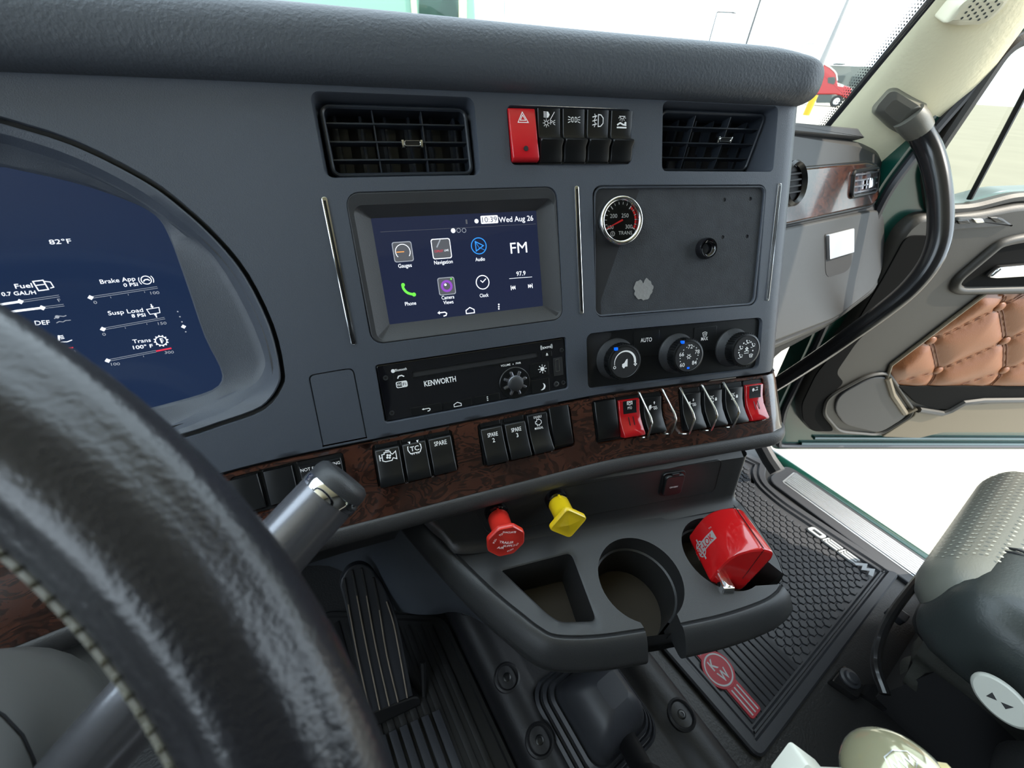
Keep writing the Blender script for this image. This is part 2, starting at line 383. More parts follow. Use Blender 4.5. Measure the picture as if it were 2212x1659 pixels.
def thing(name,label,cat,fr=None,group=None):
    o=bpy.data.objects.new(name,None); COL.objects.link(o); o.empty_display_size=.02; tag(o,label,cat,group)
    if fr is None: fr=Frame((0,0,0),(1,0,0),(0,1,0))
    if not isinstance(fr,Frame): fr=Frame(fr,(1,0,0),(0,1,0))
    m=Matrix.Identity(4)
    for i in range(3): m[i][0]=fr.u[i]; m[i][1]=fr.v[i]; m[i][2]=fr.n[i]; m[i][3]=fr.o[i]
    o.matrix_world=m; return o
def structure(o): o['kind']='structure'; return o
# pixel readings are noted as (crop, x, y); each crop is origin + scale in the photograph
def crop(x0,y0,k): return lambda x,y:(x0+x/k,y0+y/k)
c2=crop(600,150,3.16);c3=crop(1050,150,3.16);c8=crop(1200,650,4.022);cR=crop(820,730,5.267);c6=crop(0,480,3.16);c1=crop(0,0,3.16);c7=crop(700,650,3.687)
cA=crop(1650,0,3.936);cD=crop(1650,400,2.765);cT=crop(950,950,2.765);cF=crop(1350,1300,2.566);cS=crop(1550,900,3.319);cL=crop(0,1000,2.517);cK=crop(450,900,3.687);cP=crop(700,1150,3.253)
# ================= dashboard =================
dash=thing('dashboard','dark slate moulded truck dashboard with a grained padded top and burl wood strip','dashboard',Frame(S(.1,-.16,-.05),(1,0,0),(0,1,0)))
# instrument cluster outline on the fascia
Apx=[(0,250),(158,300),(316,380),(400,442),(474,511),(538,591),(592,701),(615,796),(611,838),(570,888),(475,923),(399,948),(250,985)]
A=[tuple(Spx(*p)) for p in smooth(Apx,3)]
mir=[(-.90-a,b) for a,b in A if a<-.36][:0]
A=[(-.43,.128),(-.36,.1275)]+[a for a in A if a[0]>-.34]+[(-.36,-.128),(-.43,-.131)]
A=A+[(-.86-x,y) for x,y in A[::-1]][1:-1]
A=ccw(A)
RV=rrect(.2325,.0795,.3765,.1455,.006);LV=rrect(-.1025,.0775,.0335,.1415,.007);SWB=rrect(.0640,.0860,.1968,.1365,.005)
TSB=rrect(-.0900,-.0675,.1115,.0665,.012);RAD=rrect(-.0905,-.1470,.1138,-.0863,.004);SUBP=rrect(.1510,-.0710,.3690,.0665,.010);HV=rrect(.1385,-.1535,.3790,-.0865,.008)
BLK=rpoly([(-.1505,-.1585),(-.1088,-.1585),(-.1088,-.0855),(-.1493,-.0865)],[.0005,.0005,.007,.006])
HOLES=[RV,LV,SWB,TSB,RAD,SUBP,HV,BLK,A]
m=M(); m.plate([(-.72,-.160),(.54,-.160),(.54,.152),(-.72,.152)],HOLES,lambda s,t:S(s,t,0),.0085)
for hc,dp,ins in ((RV,.045,.002),(LV,.030,.002),(SWB,.008,.001),(RAD,.006,.001),(SUBP,.004,.001),(HV,.006,.001),(BLK,.003,.0003),(TSB,.004,.001),(A,.006,.0004)):
    hc=ccw(hc); m.loft([[S(x,y,0) for x,y in hc],[S(x,y,-.0012) for x,y in inset2(hc,.0006)],[S(x,y,-dp) for x,y in inset2(hc,ins)]],False,False)
m.grid(lambda s,i:S(s,[-.160,-.1615,-.1615][int(i)],[0,-.002,-.012][int(i)]),np.arange(-.72,.54,.01),[0,1,2],flip=True)
build('fascia',m,'dash',dash,sharp=40)
m=M()
for hc,dp in ((SWB,.0078),(RAD,.0058),(SUBP,.0040),(HV,.0058),(BLK,.0030)): hc=inset2(ccw(hc),-.0005); m.add([S(x,y,-dp) for x,y in hc],[tuple(range(len(hc)))])
build('recess_back',m,'black_matte',dash,fix=0)
# lower inner edge round trim of the fascia, blank cover
m=M(); b=inset2(ccw(BLK),.0011); m.loft([[S(x,y,-.003) for x,y in b],[S(x,y,-.0012) for x,y in b],[S(x,y,-.0004) for x,y in inset2(b,.0008)]],False,True); build('blank_cover',m,'dash',dash)
# padded top
prof=[(-.004,.1455),(.004,.1465),(.0115,.150),(.0165,.157),(.019,.167),(.0195,.177),(.017,.187),(.010,.195),(-.002,.1995),(-.016,.2005)]
prof=[tuple(p) for p in smooth(prof,3)]
def padpt(s,i):
    h,t=prof[int(i)]; k=1.0
    if s>.34: u=min(1,(s-.34)/.11); k=1-.42*u*u
    return S(s,.147+(t-.147)*k,h*(1+ (1.0-k)*.6))
m=M(); ss_=list(np.arange(-.74,.36,.012))+list(np.arange(.36,.56,.004)); m.grid(padpt,ss_,range(len(prof)))
in_=[padpt(s,len(prof)-1) for s in ss_ if s<.545]; far=[p+V(.0,.5,-.0)*(1 if i<len(in_)-12 else (len(in_)-1-i)/12) for i,p in enumerate(in_)]
m.add(in_+far,[(i,i+1,len(in_)+i+1,len(in_)+i) for i in range(len(in_)-1)])
build('padded_top',m,'pad',dash,sharp=60)
# chrome strips
for (a,b) in (((702.8,425.3),(762.4,745)),((1246,401.6),(1255,678.6)),((1681.3,396.2),(1659.2,649.4))):
    q0=Spx(*a);q1=Spx(*b); fr=Sfr((q0[0]+q1[0])/2,(q0[1]+q1[1])/2); L=abs(q1[1]-q0[1])/2
    m=M(); m.prism(rrect(-.0024,-L,.0024,L,.002,3),-.001,.0012,.0006,T=lambda p,fr=fr:fr.pt(*p)); ch=build('chrome_strip',m,'chrome',dash)
    m=M(); m.box(-.0009,-L+.003,.0008,.0009,L-.003,.00135,T=lambda p,fr=fr:fr.pt(*p)); ch2=build('strip_groove',m,'black_plastic',dash); ch2.parent=ch
# wood strip: leans out towards its foot
def wh(t): return .002+max(0,(-.163-t))*.19
def W(s,t,h=0): return S(s,t,wh(t)+h)
def Wpx(x,y,h=0):
    q=Spx(x,y)
    for _ in range(8): q=Spx(x,y,wh(q[1])+h)
    return q
def Wfr(s,t,h=0):
    a=_psi(s); u=V(math.cos(a),-math.sin(a),0); v=unit(DV-.19*snorm(s)); return Frame(W(s,t,h),u,None,unit(np.cross(u,v)))
GB=dict(A=[(490,1035),(735,972),(762,1060),(520,1120)],B=[c7(370,1110),c7(1000,985),c7(1090,1340),c7(430,1520)],C=[c7(1212,930),c7(1950,815),c7(2015,1175),c7(1262,1310)],D=[c8(318,850),c8(930,775),c8(975,1150),c8(345,1245)],E=[c8(1065,748),c8(1765,685),c8(1885,1030),c8(1090,1145)])
GR={}
for k,p in GB.items():
    q=[Wpx(*a) for a in p]; GR[k]=(min(q[0][0],q[3][0])*.5+.5*max(q[0][0],q[3][0]),(q[2][1]+q[3][1])/2,(q[1][0]+q[2][0])/2,(q[0][1]+q[1][1])/2)
print('GROUPS',{k:tuple(round(float(x),4) for x in v) for k,v in GR.items()})
WT,WB=-.163,-.2385
m=M(); gh=[rrect(g[0],max(g[1],WB+.006),g[2],min(g[3],WT-.003),.004) for g in GR.values()]
m.plate([(-.72,WB),(.50,WB),(.50,WT),(-.72,WT)],gh,lambda s,t:W(s,t),.009)
for hc in gh: hc=ccw(hc); m.loft([[W(x,y) for x,y in hc],[W(x,y,-.001) for x,y in inset2(hc,.0007)],[W(x,y,-.004) for x,y in inset2(hc,.0009)]],False,False)
m.grid(lambda s,i:W(s,WT,[0,-.004][int(i)]),np.arange(-.72,.5,.01),[0,1])
build('wood_strip',m,'burl_wood',dash,sharp=40)
m=M()
for hc in gh: m.loft([[W(x,y,-.0035) for x,y in ccw(hc)],[W(x,y,-.0034) for x,y in inset2(ccw(hc),.02)]],False,True)
for hc in gh: hc=ccw(hc); m.add([W(x,y,-.0036) for x,y in hc],[tuple(range(len(hc)))])
build('switch_tray',m,'black_plastic',dash)
# lower lip
lp=[tuple(p) for p in smooth([(.0155,-.2385),(.0185,-.2405),(.0205,-.246),(.020,-.253),(.016,-.2585),(.008,-.262),(-.01,-.263),(-.05,-.262)],3)]
m=M(); m.grid(lambda s,i:S(s,lp[int(i)][1],lp[int(i)][0]),list(np.arange(-.72,.36,.015))+list(np.arange(.36,.50,.004)),range(len(lp)),flip=True); build('lower_lip',m,'lip',dash,sharp=60)
# ================= instrument cluster =================
Fc=Frame(S(-.30,0,0),(math.cos(R_(3)),-math.sin(R_(3)),0),None,snorm(-.36))
cl=thing('instrument_cluster','arched instrument cluster with a dark glass display behind the steering wheel rim','instrument cluster',Fc)
T1=lambda p:p
def cpx(x,y,h): return Fc.px(x,y,h)
def ext(pts):   # continue a right-hand outline to the hidden left side
    x0=-.155; r=[p for p in pts if p[0]>x0+.01]; r=[(x0,r[0][1])]+r+[(x0,r[-1][1])]; return ccw(r+[(2*x0-x,y) for x,y in r[::-1]][1:-1])
Bh=-.010; Bpx=[(0,307),(158,358),(285,421),(364,475),(459,550),(532,670),(570,765),(570,800),(544,834),(475,866),(367,920),(250,955)]
B=ext([tuple(cpx(x,y,Bh)) for x,y in smooth(Bpx,3)])
A2=ext([tuple(cpx(x,y,0)) for x,y in smooth(Apx,3)])
def resamp(c,n=160):
    c=np.array(c+[c[0]]); d=np.r_[0,np.cumsum(np.hypot(*np.diff(c,axis=0).T))]; t=np.linspace(0,d[-1],n,endpoint=False); return [(np.interp(x,d,c[:,0]),np.interp(x,d,c[:,1])) for x in t]
def resang(c,n=260):
    cx,cy=-.155,.0; P=np.array(c); out=[]; Q=np.roll(P,-1,axis=0)
    for k in range(n):
        a=2*math.pi*k/n; d=V(math.cos(a),math.sin(a)*.62); d/=np.hypot(*d); best=None
        e=Q-P; den=d[0]*e[:,1]-d[1]*e[:,0]; w_=P-V(cx,cy)
        with np.errstate(all='ignore'): t=(w_[:,0]*e[:,1]-w_[:,1]*e[:,0])/den; u_=(w_[:,0]*d[1]-w_[:,1]*d[0])/den
        ok=(u_>=-1e-9)&(u_<=1+1e-9)&(t>0); out.append(tuple(V(cx,cy)+d*(t[ok].min() if ok.any() else .1)))
    return out
def startat(c): k=max(range(len(c)),key=lambda i:(c[i][0])); return c[k:]+c[:k]
A2=resang(A2);B2=resang(B)
A3=inset2(A2,.0042)
m=M(); 
def lp3(c,h): return [(x,y,h) for x,y in c]
mid=[((a[0]*.45+b[0]*.55),(a[1]*.45+b[1]*.55)) for a,b in zip(A3,B2)]
iv=np.array(cl.matrix_world.inverted())

def toL(x,y): return tuple((iv@np.append(S(x,y,0),1))[:2])
_al=[toL(*p) for p in A]; _x0=[p for p in _al]
def angpick():
    cx,cy=-.155,.0; AA=A+[A[0]]; out=[]; dense=[]
    for a,b in zip(AA[:-1],AA[1:]):
        for k in range(12): t=k/12; dense.append((a[0]+(b[0]-a[0])*t,a[1]+(b[1]-a[1])*t))
    L_=np.array([toL(*p) for p in dense]); an=np.arctan2(L_[:,1]-cy,L_[:,0]-cx)
    for k in range(260):
        a=2*math.pi*k/260; a=math.atan2(math.sin(a)*.62,math.cos(a)); d=np.abs((an-a+math.pi)%(2*math.pi)-math.pi); out.append(dense[int(np.argmin(d))])
    return out
SA=ccw(angpick())
def SL(c,h): return [tuple((iv@np.append(S(x,y,h),1))[:3]) for x,y in c]
m.loft([SL(inset2(SA,.0042),-.006),SL(inset2(SA,.0042),-.0012),SL(inset2(SA,.0052),-.0003),lp3(mid,-.002),lp3(inset2(mid,.0005),-.003),lp3(B2,Bh)],False,False)
pt('outer_trim',m,'dash',cl,sharp=30)
m=M(); m.loft([SL(SA,-.0055),SL(inset2(SA,.012),-.0075)],False,False); pt('shadow_gap',m,'black_plastic',cl)
Sh=-.020; Spx_=[(0,361),(158,396),(269,433),(330,463),(361,506),(400,610),(440,727),(474,795),(475,826),(440,848),(316,882),(200,912)]
S2=resang(ext([tuple(cpx(x,y,Sh)) for x,y in smooth(Spx_,3)]))
m=M(); q=[((a[0]*.25+b[0]*.75),(a[1]*.25+b[1]*.75)) for a,b in zip(B2,S2)]
m.loft([lp3(B2,Bh),lp3(inset2(B2,.0012),Bh-.001),lp3([((a[0]*.8+b[0]*.2),(a[1]*.8+b[1]*.2)) for a,b in zip(B2,S2)],Bh-.0030),lp3(q,Sh+.003),lp3(inset2(S2,-.002),Sh+.0022),lp3(S2,Sh-.001)],False,False); pt('inner_bezel',m,'dash',cl,sharp=25)
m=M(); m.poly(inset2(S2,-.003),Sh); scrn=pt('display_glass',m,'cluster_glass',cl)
z=Sh+.0004; q=lambda x,y:tuple(Fc.px(*c6(x,y),z)); kx=(q(1100,400)[0]-q(700,400)[0])/400*1.06  # metres per crop pixel here
m=M(); g=M(); r_=M()
def tx(s,x,y,h,x2=None,mm=None,sl=None,**k):
    """text centred between crop points (x,y) and (x2,y2); h height in crop px"""
    (mm if mm is not None else m).text(s,*q(x,y),h*kx,z,**k)
def wtx(s,x0,y0,x1,y1,h,mm=None,bold=0):
    a=q(x0,y0);b=q(x1,y1); (mm if mm is not None else m).text(s,(a[0]+b[0])/2,(a[1]+b[1])/2,h*kx,z,w=math.hypot(b[0]-a[0],b[1]-a[1]),rot=math.degrees(math.atan2(b[1]-a[1],b[0]-a[0])),bold=bold)
wtx('82°F',335,136,485,128,34)
wtx('Brake App',682,407,922,384,34);wtx('0 PSI',843,430,940,423,27,bold=.02);wtx('Susp Load',737,622,975,598,34);wtx('8 PSI',898,640,992,632,27,bold=.02);wtx('Trans',905,815,1028,803,32);wtx('100° F',908,856,1043,843,30,bold=.02)
wtx('Fuel',100,438,220,430,34,bold=.01);wtx('0.7 GAL/H',10,492,243,478,28,bold=.02);wtx('DEF',238,688,340,683,34)
for t_,x,y,w_ in (('0',650,547,22),('100',1057,482,60),('0',710,765,22),('150',1107,690,58),('100',788,968,60),('300',1155,888,62),('F',404,532,18),('50',500,884,34)): wtx(t_,x-w_/2,y+2,x+w_/2,y-2,24,g)
def bar(x0,y0,x1,y1,red=None,ticks=()):
    a=np.array(q(x0,y0));b=np.array(q(x1,y1)); d=(b-a)/np.linalg.norm(b-a); n_=V(-d[1],d[0]); w_=kx*3.2
    for o_ in (0,kx*14): 
        e=b if red is None else a+(b-a)*red
        g.stroke([a+n_*o_,e+n_*o_],w_,z)
    if red: r_.stroke([a+(b-a)*red+n_*kx*7,b+n_*kx*7],kx*13,z)
    for t_ in ticks: p=a+(b-a)*t_-n_*kx*10; g.stroke([p,p-n_*kx*12],w_,z)
    m.poly([tuple(a+n_*kx*7+v) for v in (V(kx*20,0),V(0,kx*20),V(-kx*20,0),V(0,-kx*20))],z+.0002)
bar(622,520,1077,450,None,(.27,.53,.78));bar(706,735,1127,660,None,(.33,.68));bar(738,950,1172,865,.75,(.53,))
for (x0,y0,x1,y1,kn) in ((-40,568,405,503,.39),(0,620,437,566,.65)):
    a=np.array(q(x0,y0));b=np.array(q(x1,y1)); c_=a+(b-a)*kn; m.stroke([a,c_],kx*16,z); n_=unit(V(-(b-a)[1],(b-a)[0])); 
    for o_ in (-kx*7,kx*7): g.stroke([c_+n_*o_,b+n_*o_],kx*3,z)
    m.poly([tuple(c_+v) for v in (V(kx*20,0),V(0,kx*20),V(-kx*20,0),V(0,-kx*20))],z+.0002)
r_.stroke([q(430,862),q(500,855)],kx*10,z)
def ico(cx,cy,s): c_=q(cx,cy); return lambda x,y:(c_[0]+x*s*kx,c_[1]+y*s*kx)
i=ico(998,395,1); m.arc(*i(0,0),34*kx,6*kx,0,360,z); m.arc(*i(0,0),50*kx,5*kx,-35,35,z); m.arc(*i(0,0),50*kx,5*kx,145,215,z); m.stroke([i(-22,-8),i(-8,4),i(12,4),i(22,-8)],8*kx,z)
i=ico(1100,810,1); m.arc(*i(0,0),40*kx,7*kx,0,360,z)
for k in range(12): a=k*math.pi/6; m.stroke([i(38*math.cos(a),38*math.sin(a)),i(52*math.cos(a),52*math.sin(a))],9*kx,z)
m.stroke([i(0,-22),i(0,24)],9*kx,z); [m.stroke([i(4,y),i(18,y)],4*kx,z) for y in (-4,8,20)]
i=ico(1050,605,1); m.stroke([i(-36,-24),i(-44,22),i(44,22),i(36,-24)],5*kx,z,True); m.stroke([i(0,60),i(0,34)],8*kx,z); m.stroke([i(0,-60),i(0,-34)],8*kx,z); m.poly([i(-12,40),i(12,40),i(0,24)],z);m.poly([i(-12,-36),i(12,-36),i(0,-26)],z)
i=ico(285,432,1); m.stroke([i(-32,-36),i(-38,38),i(22,38),i(26,-36)],7*kx,z,True); m.stroke([i(-30,6),i(20,6)],6*kx,z); m.stroke([i(26,28),i(58,18),i(62,-24),i(40,-28)],6*kx,z)
i=ico(418,658,1); g.stroke([i(-40,8),i(-10,24),i(20,14),i(38,18)],6*kx,z); g.disc(*i(-18,18),13*kx,z); g.stroke([i(-40,-28),i(-20,-20),i(0,-28),i(20,-20),i(50,-24)],5*kx,z)
i=ico(425,800,1); m.stroke([i(-22,-6),i(-8,36)],12*kx,z); [m.stroke([i(-6,y),i(16,y)],5*kx,z) for y in (6,18,30)]; m.stroke([i(-40,-24),i(-10,-18),i(20,-26),i(54,-18)],6*kx,z)
i=ico(1253,713,1); m.poly([i(19,0),i(0,19),i(-19,0),i(0,-19)],z); [g.disc(*q(*p),6*kx,z,8) for p in ((1213,610),(1228,645),(1242,680),(1268,748))]
ANC=[('outside_temperature',410,135),('fuel_gauge',200,440),('fuel_gauge',60,560),('fluid_gauge',340,670),('coolant_gauge',430,810),('coolant_gauge',480,880),('brake_gauge',800,400),('brake_gauge',1000,410),('brake_gauge',850,510),('load_gauge',860,625),('load_gauge',1040,600),('load_gauge',900,715),('transmission_gauge',1000,830),('transmission_gauge',1100,810),('transmission_gauge',940,930),('page_marker',1240,690)]
def split_join(suf,mt,m):
    names=[]; 
    for n_ in [a[0] for a in ANC]:
        if n_ not in names: names.append(n_)
    for n_ in names:
        fs=[]
        for f in m.f:
            c=np.mean([m.v[i][:2] for i in f],axis=0); k=min(range(len(ANC)),key=lambda j:np.hypot(*(c-np.array(q(ANC[j][1],ANC[j][2])))))
            if ANC[k][0]==n_: fs.append(f)
        if fs:
            ids=sorted({i for f in fs for i in f}); mp={i:j for j,i in enumerate(ids)}; w_=M(); w_.v=[m.v[i] for i in ids]; w_.f=[tuple(mp[i] for i in f) for f in fs]; o=pt(n_+suf,w_,mt,cl,fix=2); o.parent=scrn
split_join('_readout','lit_white',m); split_join('_scale','lit_grey',g); split_join('_red_zone','lit_red',r_)
# ================= air vents =================
def vent(name,label,s0,t0,s1,t1,tilt,hv,dep,nv,kx0,handle):
    fr=Sfr((s0+s1)/2,(t0+t1)/2,0); w_=(s1-s0)/2-.004;h_=(t1-t0)/2-.0035
    t=thing(name,label,'air vent',fr,'centre dash air vents')
    ct,st=math.cos(tilt),math.sin(tilt)
    def T(p): # tilt about the top edge: foot goes back
        y=p[1]-h_; return (p[0],h_+y*ct,y*st*1.0+p[2]-dep)
    m=M(); m.ringp(rrect(-w_,-h_,w_,h_,.008),-.020,0,.0035,.0012,T); pt('frame',m,'vent_black',t)
    m=M(); m.box(-w_+.002,-h_+.002,-.034,w_-.002,h_-.002,-.032,T=T); pt('duct_back',m,'black_matte',t)
    for k in range(3):
        y=h_-2*h_*(k+1)/4; m=M(); m.box(-w_+.003,y-.0007,-.012,w_-.003,y+.0007,-.0018,.0003,T=T); sl=pt('horizontal_vane',m,'vent_black',t)
    for k in range(nv):
        x=-w_+2*w_*(k+1)/(nv+1); m=M(); m.box(x-.0006,-h_+.003,-.015,x+.0006,h_-.003,-.0030,.0003,T=T); pt('vertical_vane',m,'vent_black',t)
    for k in range(6):
        x=-w_+2*w_*(k+.5)/6; m=M(); m.box(x-.0011,-h_+.003,-.031,x+.0011,h_-.003,-.016,T=T); m.box(x-.004,-h_+.004,-.029,x+.009,h_-.004,-.028,T=T); pt('louver_blade',m,'vent_black',t)
    m=M(); hx=kx0; hy=handle; m.box(hx-.0095,hy-.0032,-.004,hx-.0072,hy+.0032,.0012,.0008,T=T); m.box(hx+.0072,hy-.0032,-.004,hx+.0095,hy+.0032,.0012,.0008,T=T)
    hd=pt('slider_tab',m,'steel',t); m=M(); m.ringp(rrect(hx-.0075,hy-.0024,hx+.0075,hy+.0024,.0018),-.002,.0022,.0008,.0003,T); o=pt('tab_rim',m,'chrome',t); o.parent=hd
    m=M(); m.prism(rrect(hx-.0066,hy-.0016,hx+.0066,hy+.0016,.0012),-.002,.0012,T=T); o=pt('tab_face',m,'black_plastic',t); o.parent=hd
    return t
vent('air_vent','large black louvred air vent left of the switch bank, above the touchscreen',-.1025,.0775,.0335,.1415,0,0,.012,2,.0095,-.002)
vent('air_vent','black louvred air vent right of the switch bank, by the fascia corner',.2325,.0795,.3765,.1455,R_(25),0,.010,2,.022,.003)
# ================= switches =================
def prof_fn(P):
    xs=[-p[0] for p in P]; zs=[p[1] for p in P]
    return lambda v: float(np.interp(-v,xs,zs))
def cap_mesh(w_,P,b=.0012,zb=-.004):
    m=M(); L=[]
    P=[tuple(p) for p in P]
    for x,dz in ((-w_/2,-b),(-w_/2+b*.3,-b*.3),(-w_/2+b,0),(w_/2-b,0),(w_/2-b*.3,-b*.3),(w_/2,-b)):
        L.append([(x,P[0][0],zb)]+[(x,y,zz+dz) for y,zz in P]+[(x,P[-1][0],zb)])
    m.loft(L); return m
def rocker(fr,w_,h_,style,label,group,glyph=None,body='black_plastic',capm='black_plastic',fill=None):
    t=thing('rocker_switch',label,'switch',fr,group); H=h_
    m=M(); m.prism(rrect(-w_/2,-H/2,w_/2,H/2,.0015),-.004,.0006,.0004); pt('switch_body',m,body,t)
    if style=='bank': P=[(.47,.0050),(.30,.0040),(.05,.0026),(-.02,.0032),(-.075,.0088),(-.105,.0098),(-.135,.0090),(-.20,.0052),(-.42,.0036),(-.47,.0020)]
    elif style=='hazard': P=[(.48,.0040),(.45,.0050),(0,.0062),(-.42,.0080),(-.47,.0068),(-.49,.003)]
    elif style=='spare': P=[(.31,.0015),(.29,.0044),(.27,.0050),(0,.0062),(-.25,.0092),(-.44,.0118),(-.475,.0110),(-.485,.006)]
    elif style=='blank': P=[(.47,.0015),(.45,.0044),(0,.0046),(-.43,.0052),(-.47,.0030)]
    elif style=='curl': P=[(.40,.0030),(.37,.0048),(.1,.0034),(-.1,.0044),(-.3,.0085),(-.43,.0118),(-.475,.0108),(-.485,.004)]
    P=[(a*H,zz) for a,zz in P]; pf=prof_fn(P); cw=w_*(.92 if style!='hazard' else .98)
    o=pt('rocker_cap',cap_mesh(cw,P),capm,t,sharp=50)
    if style=='spare':
        m=M(); m.prism(rrect(-cw/2+.001,.33*H,cw/2-.001,.47*H,.001),0,.0022,.0005); pt('indicator_lens',m,'black_plastic',t)
    if glyph:
        m=M(); glyph(m); k=pt('symbol',m,'white_ink',t,fix=2)
        for v in k.data.vertices: v.co.z=pf(v.co.y)+.0003
        k.parent=o
    return t,o,pf,P
u=.001
def gl_hazard(m):
    for a,w_ in ((4.3,.55),(2.3,.5)): m.stroke([(0,a+6.2-.3),(a,-a*.75+6.2),(-a,-a*.75+6.2)],w_,0,True)
    m.v=[(x*.0012,y*.0012+.0065,z) for x,y,z in m.v]
def rays(m,cx,cy,r0,r1,n=8,w_=.4,a0=0): [m.stroke([(cx+r0*math.cos(a0+2*math.pi*k/n),cy+r0*math.sin(a0+2*math.pi*k/n)),(cx+r1*math.cos(a0+2*math.pi*k/n),cy+r1*math.sin(a0+2*math.pi*k/n))],w_) for k in range(n)]
def sc(m,dx=0,dy=0,k=u): m.v=[(x*k+dx,y*k+dy,z) for x,y,z in m.v]
def gl_head(m):
    for y in (2,2.8,3.6,4.4,5.2): m.stroke([(-4.6,y+.2),(-2.6,y)],.4)
    m.poly([(-2.2,1.6),(-2.2,5.6),(-.8,5.4),(.3,3.6),(-.8,1.9)]); m.stroke([(4.2,5.4),(.4,.2)],.45); m.arc(-2.5,-1.6,1.3,.4); rays(m,-2.5,-1.6,1.8,2.8,8,.35); m.text('P',1.6,-1.2,2.8); [m.stroke([(2.9,-1.2+a*.4),(4.6,-1.2+a)],.35) for a in (-1.5,0,1.5)]; sc(m,0,.0128,.0013)
def gl_park(m):
    for sgn in (-1,1):
        m.stroke([(sgn*.7,1.3),(sgn*1.3,1.5),(sgn*2.2,.8),(sgn*2.2,-.8),(sgn*1.3,-1.5),(sgn*.7,-1.3)],.4,0,True); [m.stroke([(sgn*2.9,a),(sgn*4.7,a*1.5)],.42) for a in (-1.2,0,1.2)]
    sc(m,0,.0140,.0014)
def gl_fog(m):
    m.stroke([(0,-3.6),(0,3.6),(2,3.4),(3.8,1.6),(3.8,-1.6),(2,-3.4)],.6,0,True); [m.stroke([(-4.6,a-.4),(-1,a+.4)],.6) for a in (-2.4,0,2.4)]; m.stroke([(-3,-4),(-2.2,-2),(-3.2,0),(-2.2,2),(-3,4)],.5); sc(m,0,.0138,.0014)
def gl_sleep(m):
    m.stroke([(-2.6,4.8),(2.6,4.8)],.45); m.arc(0,4.8,1.7,.4,180,360); [m.stroke([(2.3*math.cos(R_(a)),4.8+2.3*math.sin(R_(a))),(3.4*math.cos(R_(a)),4.8+3.4*math.sin(R_(a)))],.35) for a in (200,235,270,305,340)]
    m.stroke([(-4,-1),(-1.5,.5),(1,-.6),(4,-1)],1.1); m.disc(3,.4,.9); m.stroke([(-4.2,-2.6),(4.2,-2.6)],1.0); sc(m,0,.0118,.0013)
bw=.0268
rocker(Sfr(.0785,.1112,-.003),.0275,.0462,'hazard','red hazard warning rocker switch with white triangle, leftmost in the upper bank','upper bank switches',gl_hazard,capm='red_plastic')
for o in [x for x in COL.objects if x.name.startswith('rocker_switch')][-1:]:
    m=M(); m.disc(0,-.0125,.0022,.0086,16); m.lathe([(.0022,.0060),(.0022,.0078)],16,0,-.0125); pt('indicator_hole',m,'black_matte',o)
for k,(gl,lb) in enumerate(((gl_head,'black rocker switch with headlamp and parking lamp symbol, beside the red hazard switch'),(gl_park,'black rocker switch with two small marker lamp symbol in the upper bank'),(gl_fog,'black rocker switch with large fog lamp symbol in the upper bank'),(gl_sleep,'black rocker switch with berth lamp and lying figure symbol, rightmost in the upper bank'))):
    rocker(Sfr(.1063+k*bw*.98,.1112,-.003),.0258,.0485,'bank',lb,'upper bank switches',gl)
def gtext(lines,h=3.0,w_=None,dy=0):
    def f(m):
        for i_,l in enumerate(lines): m.text(l,0,-i_*h*1.45,h,w=(w_ if len(l)>1 else None),bold=.015)
        sc(m,0,.0075+dy,.0018)
    return f
def gl_fan(m):
    m.stroke([(-3.8,-2.2),(-3.8,2),(-2.2,2),(-2.2,3),(1.8,3),(1.8,2),(3,1),(5.2,2.6),(5.2,-2.6),(3,-1.4),(2,-3),(-2,-3)],.55,0,True); m.stroke([(-5.4,2),(-5.4,-2)],.6); m.stroke([(-5.4,0),(-3.8,0)],.5); m.stroke([(-1.4,4),(1.4,4)],.6)
    for a in (0,90,180,270): m.disc(.3+1.1*math.cos(R_(a+30)),1.1*math.sin(R_(a+30)),.75,0,8)
    sc(m,0,.006,.0015)
def gl_tc(m):
    m.text('TC',0,0,3.4,bold=.03); m.stroke([(-2.4,5),(-3,4),(-4.6,2),(-4.8,-.5),(-3.4,-3.2),(3.4,-3.2),(4.8,-.5),(4.6,2),(3,4),(2.4,5)],.6); m.disc(-3.2,5.2,.8,0,8);m.disc(3.2,5.2,.8,0,8); [m.stroke([(x,-3.4),(x,-4.3)],.5) for x in (-2.4,-1,1,2.4)]; sc(m,0,.0085,.0014)
def gl_dpf(m):
    m.text('DISABLE',0,4.9,1.9,w=7.4,bold=.01); m.text('MANUAL',0,-5,1.9,w=7.8,bold=.01); m.stroke([(-1.4,1),(-1.4,2.4),(1.4,2.4),(2.8,1),(2.8,-1),(1.2,-2.2),(-1.4,-2.2),(-1.4,-1),(-2.6,-1),(-2.6,1)],.5,0,True)
    for x in (-1,.6): [m.disc(x,y,.4,0,6) for y in (3.2,-3)]
    sc(m,0,.0098,.0013)
def truck_glyph(m,arrow):
    m.poly([(-4.6,-2),(-4.6,.6),(-3.4,1.8),(-1.8,1.8),(-1.8,-2)]); m.stroke([(-1.8,-.6),(4.4,-.2)],.5); m.arc(1.8,-2.2,.9,.45,n=12);m.arc(3.8,-2.2,.9,.45,n=12); m.arc(-3.6,-2.4,.7,.4,n=12)
    a=1 if arrow=='up' else -1; m.stroke([(1.6,3.4-a*1.2),(1.6,3.4+a*.5)],.8); m.poly([(.4,3.4+a*.3),(2.8,3.4+a*.3),(1.6,3.4+a*1.9)]); sc(m,0,.0075,.0012)
